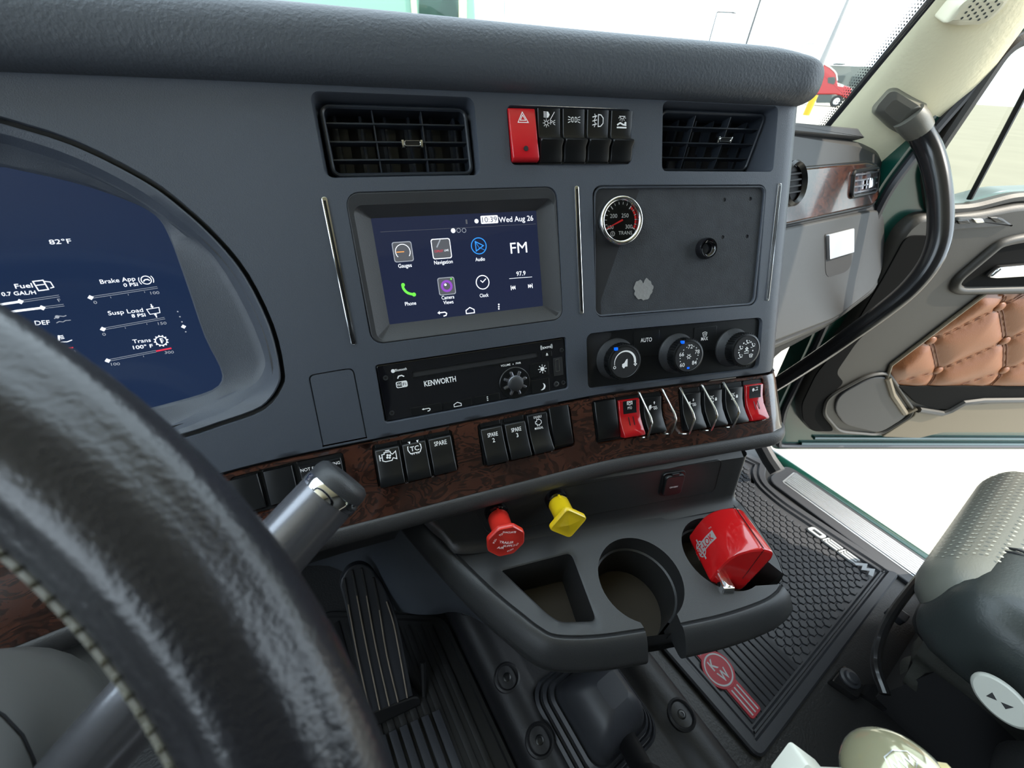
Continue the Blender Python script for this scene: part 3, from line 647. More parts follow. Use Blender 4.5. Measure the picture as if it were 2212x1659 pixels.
def axle_glyph(m):
    for x in (-3.4,-.4): [m.stroke([(x,y),(x,y+1.6)],1.0) for y in (-3,0)]
    m.stroke([(-3.4,1.8),(-.4,1.8)],.5); m.stroke([(-1.9,1.8),(-1.9,3.6)],.5); m.stroke([(-4,4),(-1.9,3.2),(.2,4)],.5); m.poly([(1.6,-1.6),(4.2,-1.6),(4.2,.8),(1.6,.8)]); m.arc(2.9,.8,.9,.4,0,180); sc(m,0,.0085,.0012)
def pto_glyph(m):
    m.stroke([(-2.6,1),(-2.6,4.2),(2.6,4.2),(2.6,1)],.8); m.arc(0,2,1.2,.5,n=14); rays(m,0,2,1.4,2,8,.4); m.text('PTO',0,-2.4,2.6,w=4.6,bold=.02); sc(m,0,.0125,.0012)
def pup_glyph(m): m.poly([(-4,-1),(-4,1),(-2.4,2.2),(-1,1),(-1,-1)]); m.stroke([(-1,-.8),(4,-.8)],.5); m.stroke([(2,-.8),(2.8,.8),(3.6,-.8)],.5); m.stroke([(1,2.4),(4,2.4)],.6); m.disc(-2.8,-1.6,.6,0,8); sc(m,0,.0140,.0011)
def wrow(g,n,i,w_=None): # i-th of n places in a group
    a=GR[g]; p=(a[2]-a[0]-.003)/n; return a[0]+.0015+p*(i+.5),(a[1]+a[3])/2,p*.97,(a[3]-a[1])-.003
GW='rocker switches on the wood strip'
for i_,(gl,lb) in enumerate(((gl_fan,'black rocker switch with engine fan symbol, left of the TC switch'),(gl_tc,'black rocker switch marked TC with tyre symbol'),(gtext(['SPARE'],2.5,7.2,.001),'black rocker switch marked SPARE without a number, right of the TC switch'))):
    s,t,w_,h_=wrow('B',3,i_); rocker(Wfr(s,t,-.0025),w_,h_,'spare',lb,GW,gl)
for i_,(st_,gl,lb) in enumerate((('spare',gtext(['SPARE','2'],2.4,6.4),'leftmost black rocker switch of the row under the radio, marked SPARE 2'),('spare',gtext(['SPARE','3'],2.4,6.4),'black rocker switch marked SPARE 3, second in the row under the radio'),('curl',gl_dpf,'black rocker switch marked DISABLE MANUAL below the radio'),('blank',None,'plain black switch blank right of the DISABLE MANUAL switch'))):
    s,t,w_,h_=wrow('C',4,i_); rocker(Wfr(s,t,-.0025),w_,h_,st_,lb,GW,gl)
for i_,(st_,gl,lb,cm) in enumerate((('blank',None,'plain black switch blank left of the red PTO switch','black_plastic'),('curl',pto_glyph,'red rocker switch marked PTO','red'),('curl',lambda m:truck_glyph(m,'up'),'black rocker switch with truck and up arrow symbol between two wire guards','black_plastic'))):
    s,t,w_,h_=wrow('D',3,i_); r=rocker(Wfr(s,t,-.0025),w_*(1 if i_<2 else .86),h_,st_,lb,GW,gl,capm='red_clear' if cm=='red' else cm)
    if cm=='red': redsw=r
for i_,(gl,lb,cm) in enumerate(((lambda m:truck_glyph(m,'down'),'black rocker switch with truck and down arrow symbol behind a wire guard','black_plastic'),(axle_glyph,'black rocker switch with axle lock symbol, next to the down arrow truck switch','black_plastic'),(axle_glyph,'black rocker switch with axle lock symbol, beside the red switch at the strip end','black_plastic'),(pup_glyph,'red rocker switch with truck and trailer symbol at the right end of the wood strip','red'))):
    s,t,w_,h_=wrow('E',4,i_); r=rocker(Wfr(s,t,-.0025),w_*.94,h_,'curl',lb,GW,gl,capm='red_clear' if cm=='red' else cm)
    if cm=='red': redsw2=r
for (t,o,pf,P) in (redsw,redsw2):   # black label plate on the red caps
    H=max(p[0] for p in P)/.40; m=M(); ys=np.linspace(.37*H,.06*H,6); m.grid(lambda x,y:(x,y,pf(y)+.00025),[-.0088,.0088],ys,flip=True); k=pt('label_plate',m,'black_plastic',t); k.parent=o
    m=M()
    for x in (-.003,.003): m.stroke([(x,-.02*H),(x,-.22*H)],.0012)
    for v in range(len(m.v)): a=m.v[v]; m.v[v]=(a[0],a[1],pf(a[1])+.0004)
    k=pt('grip_slot',m,'black_plastic',t,fix=2); k.parent=o
# NOT FOR PARKING plate and two lit switches, partly behind the stalk
s,t,w_,h_=wrow('A',4,0); g=GR['A']
def nfp(m): m.text('NOT FOR PARKING',0,0,3.0,w=35,bold=.015,shear=0); sc(m,0,.0095)
a=Wpx(612,1000);b=Wpx(742,985); rocker(Wfr((g[2]-.0215),t,-.0025),.041,h_*.98,'curl','wide black rocker switch marked NOT FOR PARKING, behind the stalk end',GW,nfp)
for k,lb in ((0,'plain switch blank just left of the NOT FOR PARKING switch'),(1,'plain switch blank furthest left on the wood strip, partly hidden by the wheel rim')):
    rocker(Wfr(g[2]-.0575-k*.0285,t,-.0025),.0265,h_*.98,'blank',lb,GW,None)
# wire guards
def guard(s,t,H,label):
    fr=Wfr(s,t,0); g=thing('switch_guard',label,'switch guard',fr,'wire guards over the switches'); 
    P=smooth([(0,.56*H,-.003),(0,.53*H,.001),(0,.40*H,.006),(0,.05*H,.0195),(0,-.08*H,.0225),(0,-.18*H,.0225),(0,-.46*H,.014),(0,-.52*H,.011),(0,-.535*H,.008),(-.0035,-.54*H,.004),(-.006,-.53*H,-.003)],4)
    m=M(); m.tube(P,.00125,8); pt('guard_wire',m,'steel',g)
s,t,w_,h_=wrow('D',3,2); guard(s-w_*.55,t,h_,'bent steel wire guard between the red PTO switch and the up arrow switch'); guard(s+w_*.50,t,h_,'bent steel wire guard right of the up arrow switch, on bare wood')
for i_,lb in enumerate(('bent steel wire guard left of the down arrow switch','bent steel wire guard between the down arrow switch and first axle lock switch','bent steel wire guard between the two axle lock switches')):
    s,t,w_,h_=wrow('E',4,i_); guard(s-w_*.48,t,h_,lb)
def loc(fr,cp,h): return lambda x,y:tuple(fr.px(*cp(x,y),h))
idc=lambda x,y:(x,y)
# ================= touchscreen =================
Ft=Sfr(.0107,-.0005,0); ts=thing('touchscreen_display','rectangular touchscreen showing the time, date and app icons, in a deep dished bezel',"screen",Ft)
Sx0,Sx1,Sy0,Sy1=None,None,None,None
H_=-.009
qs=loc(Ft,idc,H_); P4=[qs(802.5,473.4),qs(1157.6,454.4),qs(1172.5,660.8),qs(841,700.2)]
Sx0=(P4[0][0]+P4[3][0])/2;Sx1=(P4[1][0]+P4[2][0])/2;Sy1=(P4[0][1]+P4[1][1])/2;Sy0=(P4[2][1]+P4[3][1])/2
qi=loc(Ft,idc,-.001); I4=[qi(768,452),qi(1190,425),qi(1212,684),qi(815,733)]
ix0=(I4[0][0]+I4[3][0])/2;ix1=(I4[1][0]+I4[2][0])/2;iy1=(I4[0][1]+I4[1][1])/2;iy0=(I4[2][1]+I4[3][1])/2
o0=rrect(-.1000,-.0665,.1000,.0665,.0112,6)
m=M(); m.loft([[(x,y,-.004) for x,y in o0],[(x,y,-.0010) for x,y in o0],[(x,y,-.0002) for x,y in inset2(o0,.0012)],[(x,y,-.0012) for x,y in rrect(ix0-.001,iy0-.001,ix1+.001,iy1+.001,.008,6)],[(x,y,-.002) for x,y in rrect(ix0,iy0,ix1,iy1,.006,6)],[(x,y,H_) for x,y in rrect(Sx0,Sy0,Sx1,Sy1,.001,6)]],False,False); pt('bezel',m,'dash_dark',ts,sharp=20)
m=M(); m.poly(rrect(Sx0-.001,Sy0-.001,Sx1+.001,Sy1+.001,.001),H_+.0001); sg=pt('screen_glass',m,'glass_black',ts,fix=0)
z=H_+.0004; q=loc(Ft,c2,H_); q7=loc(Ft,c7,H_); k2=(q(1700,1200)[0]-q(800,1200)[0])/900
K=dict(w=M(),g=M(),d=M(),o=M(),gr=M(),b=M(),r=M(),p=M())
def lt(s,x0,x1,y,h,col='w',bold=.0,f=q):
    a=f(x0,y);b=f(x1,y-(x1-x0)*.055); K[col].text(s,(a[0]+b[0])/2,(a[1]+b[1])/2,h*k2,z+.0001,w=abs(b[0]-a[0]),bold=bold)
lt('Wed Aug 26',1508,1742,1027,34,bold=.01)
a=q(1388,1055);b=q(1500,995); K['w'].poly(rrect(a[0],a[1],b[0],b[1],.001),z); t10=M(); t10.text('10:39',(a[0]+b[0])/2,(a[1]+b[1])/2,34*k2,z+.0003,w=(b[0]-a[0])*.86); o=pt('clock_digits',t10,'glass_black',ts,fix=2); o.parent=sg
c_=q(1356,1036); K['w'].disc(*c_,14*k2,z,14); c_=q(1288,1040); K['d'].stroke([(c_[0],c_[1]+14*k2),(c_[0],c_[1]-14*k2)],12*k2,z)
c_=q(1197,1101); K['w'].disc(*c_,15*k2,z,16); 
for x in (1234,1271): c_=q(x,1099); K['g'].arc(*c_,13*k2,3*k2,0,360,z)
K['d'].stroke([q(700,1110),q(1760,1055)],2*k2,z)
for s_,x0,x1,y in (('Gauges',822,914,1341),('Navigation',1067,1193,1318),('Audio',1348,1413,1297),('Phone',868,944,1599),('Camera',1118,1204,1557),('Views',1130,1198,1590),('Clock',1378,1438,1543)): lt(s_,x0,x1,y,24,bold=.008)
lt('FM',1587,1700,1220,72);lt('97.9',1628,1690,1394,30,bold=.01)
K['w'].stroke([q(1580,1428),q(1735,1416)],3*k2,z)
def icp(cx,cy,f=q,kk=None): c0=f(cx,cy); kk=kk or k2; return lambda x,y:(c0[0]+x*kk,c0[1]+y*kk)
def iconbox(cx,cy,s,col='d',r=14): i=icp(cx,cy); a=i(-s,-s);b=i(s,s); K[col].poly(rrect(a[0],a[1],b[0],b[1],r*k2),z-.0001); return i
i=iconbox(854,1245,62,'g'); K['d'].poly(rrect(*i(-57,-57),*i(57,57),12*k2),z); K['w'].arc(*i(0,0),46*k2,4*k2,-40,220,z+.0001); K['o'].stroke([i(-40,0),i(8,0)],5*k2,z+.0002)
i=iconbox(1117,1224,64,'w'); K['d'].poly(rrect(*i(-59,-59),*i(59,59),12*k2),z); K['g'].stroke([i(-30,10),i(0,58)],8*k2,z+.0001); K['r'].text('COPILOT',*i(-20,-14),14*k2,z+.0002,w=58*k2); K['w'].text('LIVE',*i(32,-12),12*k2,z+.0002,w=28*k2)
i=icp(1372,1205); K['b'].arc(*i(0,0),52*k2,6*k2,0,360,z); K['b'].stroke([i(-22,30),i(32,0),i(-22,-32)],6*k2,z,True); K['b'].stroke([i(-22,30),i(0,-10),i(40,-30)],3*k2,z)
i=icp(893,1506); K['gr'].stroke([tuple(i(*p)) for p in smooth([(-34,40),(-30,10),(-8,-18),(34,-34)],5)],16*k2,z); K['gr'].disc(*i(-30,36),12*k2,z);K['gr'].disc(*i(30,-32),13*k2,z)
i=iconbox(1153,1479,58,'g'); K['d'].poly(rrect(*i(-53,-53),*i(53,53),12*k2),z); K['p'].disc(*i(0,0),40*k2,z+.0001); K['d'].disc(*i(0,0),24*k2,z+.0002); K['w'].disc(*i(-8,10),8*k2,z+.0003); K['gr'].disc(*i(36,44),6*k2,z+.0002)
i=icp(1398,1453); K['w'].arc(*i(0,0),46*k2,6*k2,0,360,z); K['w'].stroke([i(-14,14),i(0,0),i(26,22)],6*k2,z)
for cx,sg_ in ((1605,1),(1724,-1)):
    i=icp(cx,1490-(cx-1605)*.1); K['w'].stroke([i(-sg_*14,16),i(-sg_*14,-16)],5*k2,z)
    for d_ in (0,14): K['w'].poly([i(sg_*(d_-10),0),i(sg_*(d_+4),15),i(sg_*(d_+4),-15)],z)
i=icp(942,100,q7,k2*.86); K['w'].stroke([i(-34,8),i(22,8),i(34,-2),i(28,-18),i(6,-22)],7*k2,z); K['w'].poly([i(-38,8),i(-20,22),i(-20,-6)],z)
i=icp(1163,78,q7,k2*.86); K['w'].stroke([i(-34,-20),i(34,-20),i(34,6),i(0,26),i(-34,6)],6*k2,z,True)
for y in (28,46,63): K['w'].disc(*q7(1391,y),6*k2,z,8)
for n_,kk,mt in (('screen_lettering','w','lit_white'),('icon_frame','g','lit_grey'),('icon_tile','d','lit_dim'),('gauge_needle','o','lit_orange'),('phone_icon','gr','lit_green'),('audio_icon','b','lit_blue'),('navigation_mark','r','lit_red'),('lens_icon','p','lit_purple')):
    if K[kk].f: split_near(('_'+n_.split('_')[-1],mt),K[kk],[('date',1625,1020),('clock',1444,1025),('status',1330,1040),('page_dots',1234,1100),('gauges_app',854,1245),('gauges_app',868,1340),('navigation_app',1117,1224),('navigation_app',1130,1318),('audio_app',1372,1205),('audio_app',1380,1297),('phone_app',893,1506),('phone_app',906,1599),('camera_app',1153,1479),('camera_app',1163,1575),('clock_app',1398,1453),('clock_app',1408,1543),('band_label',1643,1220),('radio_station',1658,1400),('previous_track',1605,1490),('next_track',1724,1480),('back_key',1085,1660),('home_key',1312,1645),('menu_key',1510,1620)],ts,sg,q)
# ================= radio =================
Fr=Sfr(.0117,-.1166,-.002); rd=thing('car_radio','black single-slot car radio with disc slot and round volume dial, below the touchscreen','radio',Fr)
q=loc(Fr,cR,0); kr=(q(2000,500)[0]-q(400,500)[0])/1600; W2,H2=.1005,.0288
m=M(); m.prism(rrect(-W2,-H2,W2,H2,.0025),-.004,0,.0008); fp=pt('faceplate',m,'gloss_black',rd)
m=M(); m.box(*q(20,990)[:2],-.001,*(q(75,990)[0],q(20,200)[1]),.0012,.0006); pt('side_cheek',m,'black_plastic',rd)
def rp(x0,y0,x1,y1,r=2,f=q): a=f(x0,y1);b=f(x1,y0); return rrect(min(a[0],b[0]),min(a[1],b[1]),max(a[0],b[0]),max(a[1],b[1]),r*kr)
def skew(x0,y0,x1,y1): # parallelogram readings: pass centre & size instead
    a=q(x0,y0);b=q(x1,y1); return a,b
def btn(name,cx,cy,w_,h_,mt='black_plastic',z1=.0008,r=6,par=None):
    c_=q(cx,cy); m=M(); m.prism(rrect(c_[0]-w_*kr/2,c_[1]-h_*kr/2,c_[0]+w_*kr/2,c_[1]+h_*kr/2,r*kr),-.001,z1,.0003); o=pt(name,m,mt,rd); 
    return o,c_
m=M()
a0=q(370,418);a1=q(1800,195); yc=(a0[1]+a1[1])/2; m.ringp(rrect(a0[0],yc-.0034,a1[0],yc+.0034,.0008),-.001,.0006,.0009); pt('disc_slot_frame',m,'black_plastic',rd)
m=M(); m.prism(rrect(a0[0]+.0008,yc-.0024,a1[0]-.0008,yc+.0024,.0006),-.001,.0001); pt('disc_slot',m,'black_matte',rd)
RW=M(); zz=.0004
for nm_,cx,cy,w_,h_ in (('back_button',530,812,320,90),('home_button',885,752,320,84),('menu_button',1225,688,290,84)):
    b_,c_=btn(nm_,cx,cy,w_,h_); i=lambda x,y,c_=c_:(c_[0]+x*kr,c_[1]+y*kr)
    if nm_[0]=='b': RW.stroke([i(-40,10),i(30,10),i(42,0),i(34,-16),i(10,-20)],9*kr,.0011); RW.poly([i(-46,10),i(-26,22),i(-26,-2)],.0011)
    if nm_[0]=='h': RW.stroke([i(-40,-22),i(40,-22),i(40,4),i(0,24),i(-40,4)],8*kr,.0011,True)
    if nm_[0]=='m': [RW.stroke([i(-8,y),i(8,y)],9*kr,.0011) for y in (-20,0,20)]
b_,c_=btn('phone_button',240,440,145,70); i=lambda x,y,c_=c_:(c_[0]+x*kr,c_[1]+y*kr); RW.stroke([i(-34,-14),i(-20,10),i(10,14),i(34,-2)],12*kr,.0011)
b_,c_=btn('eject_button',1900,185,125,62); i=lambda x,y,c_=c_:(c_[0]+x*kr,c_[1]+y*kr); RW.poly([i(-14,-4),i(14,-4),i(0,18)],.0011); RW.stroke([i(-14,-12),i(14,-12)],6*kr,.0011)
b_,c_=btn('day_button',1815,360,235,160); i=lambda x,y:(q(1848,350)[0]+x*kr,q(1848,350)[1]+y*kr); RW.disc(*i(0,0),26*kr,.0011); [RW.stroke([i(34*math.cos(a),34*math.sin(a)),i(54*math.cos(a),54*math.sin(a))],8*kr,.0011) for a in [k*math.pi/4 for k in range(8)]]
b_,c_=btn('night_button',1830,545,225,165); i=lambda x,y:(q(1850,552)[0]+x*kr,q(1850,552)[1]+y*kr); RW.poly([i(6,44),i(30,28),i(40,0),i(28,-28),i(-4,-42),i(-28,-38),i(2,-24),i(18,0),i(16,22)],.0011)
for s_,x0,y0,x1,y1,h_,b_ in (('KENWORTH',505,515,868,470,58,.05),('Bluetooth',175,365,308,350,26,.02),('VOLUME',1378,318,1487,300,22,.02),('PWR',1548,290,1606,282,22,.02),('sxm',1850,108,1945,96,34,.03)):
    a=q(x0,y0);b=q(x1,y1); RW.text(s_,(a[0]+b[0])/2,(a[1]+b[1])/2,h_*kr,zz,w=abs(b[0]-a[0]),bold=b_)
RW.disc(*q(152,376),20*kr,zz,12); RW.disc(*q(1518,298),6*kr,zz,8)
for sg_ in(0,1):
    c_=q(1897,103); RW.arc(c_[0],c_[1],60*kr,5*kr,-22+180*sg_,22+180*sg_,zz,8);RW.arc(c_[0],c_[1],72*kr,5*kr,-22+180*sg_,22+180*sg_,zz,8)
c_=q(252,527); RW.ringp(rrect(c_[0]-58*kr,c_[1]-34*kr,c_[0]+58*kr,c_[1]+34*kr,18*kr),.0001,zz,8*kr); RW.poly(rrect(c_[0]+0*kr,c_[1]-30*kr,c_[0]+54*kr,c_[1]+30*kr,14*kr),zz); RW.text('Wi',c_[0]-28*kr,c_[1],32*kr,zz,w=42*kr,bold=.02)
WF=M(); WF.text('Fi',c_[0]+27*kr,c_[1],32*kr,zz+.0002,w=32*kr,bold=.02); o=pt('badge_letters',WF,'black_plastic',rd,fix=2); o.parent=fp
o=pt('radio_lettering',RW,'white_ink',rd,fix=2); o.parent=fp
# dial with scalloped ring and dome cap
c_=q(1535,508); rr=185*kr; m=M(); m.lathe([(rr,-.001),(rr,.0012),(rr*.96,.0018),(rr*.55,.0012)],36,c_[0],c_[1]); dl=pt('volume_dial',m,'black_plastic',rd)
m=M()
for k in range(8):
    a=k*math.pi/4+.3; ca,sa=math.cos(a),math.sin(a); T=lambda p,ca=ca,sa=sa:(c_[0]+p[0]*ca-p[1]*sa,c_[1]+p[0]*sa+p[1]*ca,p[2]); m.prism(rrect(rr*.42,-rr*.10,rr*.80,rr*.10,rr*.08),.001,.0042,.0012,T)
m.lathe([(rr*.5,.001),(rr*.5,.0050),(rr*.45,.0062)],28,c_[0],c_[1]); o=pt('grip_ribs',m,'stalk_grey',rd); o.parent=dl
m=M(); L=[(rr*.47*math.cos(a),.0060+.0022*math.sin(a)) for a in np.linspace(0,1.45,6)]; m.lathe([(rr*.47,.002)]+L,28,c_[0],c_[1]); o=pt('dial_cap',m,'dash_dark',rd); o.parent=dl
b_,c_=btn('usb_port',2030,325,120,215,'black_matte',.0009,6); m=M(); c_=q(2018,310); m.ringp(rrect(c_[0]-26*kr,c_[1]-72*kr,c_[0]+26*kr,c_[1]+72*kr,.0003),0,.0013,7*kr); o=pt('port_rim',m,'steel',rd); o.parent=b_
m=M(); c_=q(2010,525); m.lathe([(34*kr,0),(34*kr,.0008),(22*kr,.0012),(16*kr,.0002)],20,c_[0],c_[1]); pt('audio_jack',m,'dash_dark',rd)
for x,y in ((68,455),(2068,138),(2088,508),(140,853)): c_=q(x,y); m=M(); m.lathe([(26*kr,0),(26*kr,.0009),(17*kr,.0010),(14*kr,.0002)],14,c_[0],c_[1]); pt('screw_hole',m,'black_matte',rd)
# ================= felt-faced insert panel =================
Fp=Sfr(.260,-.0023,-.003); pn=thing('blank_gauge_panel','blank rectangular dash panel with grainy black face and four small drilled holes','panel',Fp)
q3=loc(Fp,c3,0); wx,wy=.1075,.0672
hs=[circ(*q3(*p),.0022,14) for p in ((1627,890),(1805,884),(1616,1145),(1783,1140))]
m=M(); o_=rrect(-wx,-wy,wx,wy,.009); m.plate(o_,hs,lambda x,y:(x,y,0),.05,inner=False); m.loft([[(x,y,0) for x,y in ccw(o_)],[(x,y,-.003) for x,y in ccw(o_)]],False,False)
for h in hs: m.loft([[(x,y,0) for x,y in h],[(x,y,-.006) for x,y in h]],False,True)
pt('panel_face',m,'felt',pn,sharp=30)
m=M(); m.ringp(rrect(-wx-.0006,-wy-.0006,wx+.0006,wy+.0006,.0098),-.001,.0026,.0022,.0008); pt('panel_rim',m,'dash',pn,sharp=30)
for h in hs:
    cx=sum(p[0] for p in h)/14; cy=sum(p[1] for p in h)/14; m=M(); m.disc(cx,cy,.0022,-.004,14); pt('drilled_hole',m,'black_matte',pn)
# gauge
gc=Fp.px(1341,477,.006); Fg=Fp.at(gc[0],gc[1],.0); gr=.0258*.98
ga=thing('temperature_gauge','round chrome-rimmed transmission temperature gauge with a red needle','gauge',Fg)
m=M(); m.lathe([(gr*.97,0),(gr,.0035),(gr*.99,.0075),(gr*.95,.0098),(gr*.88,.0105),(gr*.80,.0090),(gr*.77,.0060)],56,caps=False); pt('chrome_bezel',m,'chrome',ga,sharp=60)
m=M(); m.disc(0,0,gr*.80,.0058,40); df=pt('dial_face',m,'black_matte',ga,fix=0)
m=M(); r2=M(); R0=gr*.74
def pol(a,r): return (r*math.cos(R_(a)),r*math.sin(R_(a)))
A0,A1=208,-28   # dial sweep, 150..300
for k in range(16):
    a=A0+(A1-A0)*k/15; big=k%5==0
    m.stroke([pol(a,R0),pol(a,R0*(.80 if big else .87))],.0009 if big else .0006,.0062)
for k in range(10,15):
    a=A0+(A1-A0)*(k+.5)/15; r2.arc(0,0,R0*.93,R0*.12,a+5.5,a-5.5,.0062,5)
for s_,x,y,h_ in (('200',-.0085,.0050,.0040),('250',.0048,.0052,.0040),('150',-.0118,-.0062,.0036),('300',.0095,-.0060,.0040),('TRANS',.0055,-.0122,.0036)): m.text(s_,x,y,h_,.0062)
i=lambda x,y:(-.0095+x*.001,-.0128+y*.001); m.arc(*i(0,0),.0021,.0004,0,360,.0062); [m.stroke([i(2.1*math.cos(a),2.1*math.sin(a)),i(2.9*math.cos(a),2.9*math.sin(a))],.0006,.0062) for a in np.arange(0,6.2,.7)]; m.stroke([i(0,-1.2),i(0,1.4)],.0006,.0062)
o=pt('scale_marks',m,'white_ink',ga,fix=2); o.parent=df; o=pt('red_zone',r2,'tick_red',ga,fix=2); o.parent=df
na=R_(204); m=M(); m.poly([(math.cos(na)*R0-math.sin(na)*.0003,math.sin(na)*R0+math.cos(na)*.0003),(math.cos(na)*R0+math.sin(na)*.0003,math.sin(na)*R0-math.cos(na)*.0003),(-math.cos(na)*.002+math.sin(na)*.0009,-math.sin(na)*.002-math.cos(na)*.0009),(-math.cos(na)*.002-math.sin(na)*.0009,-math.sin(na)*.002+math.cos(na)*.0009)]); mm=M(); mm.prism(m.v and [(p[0],p[1]) for p in m.v],.0066,.0072); pt('needle',mm,'tick_red',ga)
m=M(); m.disc(0,0,gr*.79,.0082,40); pt('gauge_glass',m,'window_glass',ga,fix=0)
# black grommet socket
gc=Fp.px(*c3(1505,1222),.004); Fg=Fp.at(gc[0],gc[1],0); s_=thing('socket_boss','round glossy black socket boss set low right of centre on the grainy panel','socket',Fg)
m=M(); m.lathe([(.0118,0),(.0121,.003),(.0118,.0062),(.0108,.0080),(.0098,.0080),(.0090,.0060),(.0068,.0056),(.0062,.0048),(.0060,-.004)],36,caps=False); pt('boss_ring',m,'gloss_black',s_,sharp=60)
m=M(); m.disc(0,0,.0064,-.003,20); pt('boss_core',m,'black_matte',s_,fix=0)
# dried glue patch with a torn notch
gc=Fp.px(*c3(1073,1500),0); Fg=Fp.at(gc[0],gc[1],.0002); g=[]
for k in range(48):
    a=2*math.pi*k/48; r=.0122*(1+.05*math.sin(5*a+1)+.04*math.sin(11*a)+.03*random.uniform(-1,1)); 
    d=abs((a-math.pi*.52+math.pi)%(2*math.pi)-math.pi); r*=1-.48*math.exp(-(d/.20)**2); g.append((r*math.cos(a),r*math.sin(a)))
m=M(); m.prism(g,0,.0005,.0002); o=thing('glue_patch','pale grey dried round glue patch with a torn notch at its top','residue',Fg); pt('dried_glue',m,'glue',o)
# ================= climate control =================
Fh=Sfr(.2588,-.120,-.004); hv=thing('climate_control_panel','black climate control panel with three large round knobs and AUTO button','control panel',Fh)
m=M(); m.prism(rrect(-.1195,-.0328,.1195,.0328,.007),-.003,0,.0008); fpn=pt('control_face',m,'black_plastic',hv)
W3=M()
def hbtn(name,cx,cy,w_,h_):
    c_=Fh.px(*c8(cx,cy),.0008); m=M(); m.prism(rrect(c_[0]-w_/2,c_[1]-h_/2,c_[0]+w_/2,c_[1]+h_/2,.001),-.001,.0008,.0003); return pt(name,m,'black_plastic',hv),c_
o,c_=hbtn('auto_button',790,370,.034,.030); W3.text('AUTO',*Fh.px(*c8(788,338),.0009),.0048,.0011,w=.0150,bold=.02)
o,c_=hbtn('defrost_button',1300,330,.032,.030); c_=Fh.px(*c8(1296,290),.0009); i=lambda x,y,c_=c_:(c_[0]+x*.001,c_[1]+y*.001); W3.stroke([i(-3.2,2),i(0,3),i(3.2,2),i(2,-2.2),i(-2,-2.2)],.0006,.0011,True); [W3.stroke([i(x,-.6),i(x+.4,1.4)],.0005,.0011) for x in (-1.2,0,1.2)]; W3.text('MAX',*Fh.px(*c8(1294,328),.0009),.0042,.0011,w=.0098,bold=.02)
o=pt('button_lettering',W3,'white_ink',hv,fix=2); o.parent=fpn
KH=.0235
def hknob(cx,cy,R,label,fn,dot=True,dotang=125):
    c_=Fh.px(*c8(cx,cy),KH); X,Y=c_
    m=M(); m.lathe([(R*1.20,0),(R*1.20,.0018),(R*1.15,.0032),(R*1.02,.0120),(R*1.0,.0120)],48,X,Y); kb=pt('control_knob',m,'dash_dark',hv,label=label)
    m=M(); m.lathe([(R*.99,.010),(R*1.0,.0185),(R*.985,.0215),(R*.96,KH-.0004),(R*.87,KH),(R*.85,KH-.0006)],48,X,Y); o=pt('knob_body',m,'black_plastic',hv,sharp=30); o.parent=kb
    m=M()
    for k in range(40):
        a=2*math.pi*k/40; m.box(-.0005,R*.96,.011,.0005,R*1.03,.0215,.0002,T=lambda p,a=a:(X+p[0]*math.cos(a)-p[1]*math.sin(a),Y+p[0]*math.sin(a)+p[1]*math.cos(a),p[2]))
    o=pt('knurled_grip',m,'black_plastic',hv); o.parent=kb; o['kind']='stuff'
    m=M(); m.disc(X,Y,R*.86,KH-.0004,40); f=pt('knob_face',m,'black_matte',hv,fix=0); f.parent=kb
    m=M(); fn(m); m.v=[(X+a*.00128,Y+b*.00128,KH+.0001) for a,b,c in m.v]; o=pt('knob_symbols',m,'white_ink',hv,fix=2); o.parent=kb
    if dot: m=M(); a=R_(dotang); p=(X+R*.95*math.cos(a),Y+R*.95*math.sin(a)); m.prism([(p[0]+dx*.0019,p[1]+dy*.0016) for dx,dy in ((-1,-1),(1,-1),(1,1),(-1,1))],KH-.002,KH+.0004,.0003); o=pt('pointer_mark',m,'blue_dot',hv); o.parent=kb
    return X,Y,kb
def kf1(m):
    n=30; O=[(10.6*math.cos(R_(a)),10.6*math.sin(R_(a))) for a in np.linspace(190,-6,n)]; I=[((10.2-1.9*k/n)*math.cos(R_(a)),(10.2-1.9*k/n)*math.sin(R_(a))) for k,a in enumerate(np.linspace(190,-6,n))]
    m.add([(x,y,0) for x,y in O+I],[(k,k+1,n+k+1,n+k) for k in range(n-1)]); m.arc(-10.2,-3.8,1.1,.5,n=12); [m.disc(9.8+1.0*math.cos(a),-2.6+1.0*math.sin(a),.7,0,8) for a in (0,1.6,3.1,4.7)]
    m.poly([(-3,-4),(-3,-1.5),(-1,-.5),(1,2.6),(2.2,2.8),(2.2,-4)]); m.disc(-1.4,-4.2,1.1,0,10)
def kf2(m):
    for s_,x,y in (('72',1,9),('78',8.6,3.6),('66',-7.6,2.6),('84',6.2,-6.4),('60',-6.4,-7.4)): m.text(s_,x,y,3.6,bold=.02)
    rays(m,0,-.2,.9,2.6,6,.6); m.arc(0,-.2,1.3,.5,n=12)
    for p in ((-2.6,8.6),(4.6,8.8),(7.4,7.2),(-5.8,6.4),(-9,-1),(-8.6,-4),(9.6,.2),(8.8,-3.2)): m.disc(*p,.55,0,8)
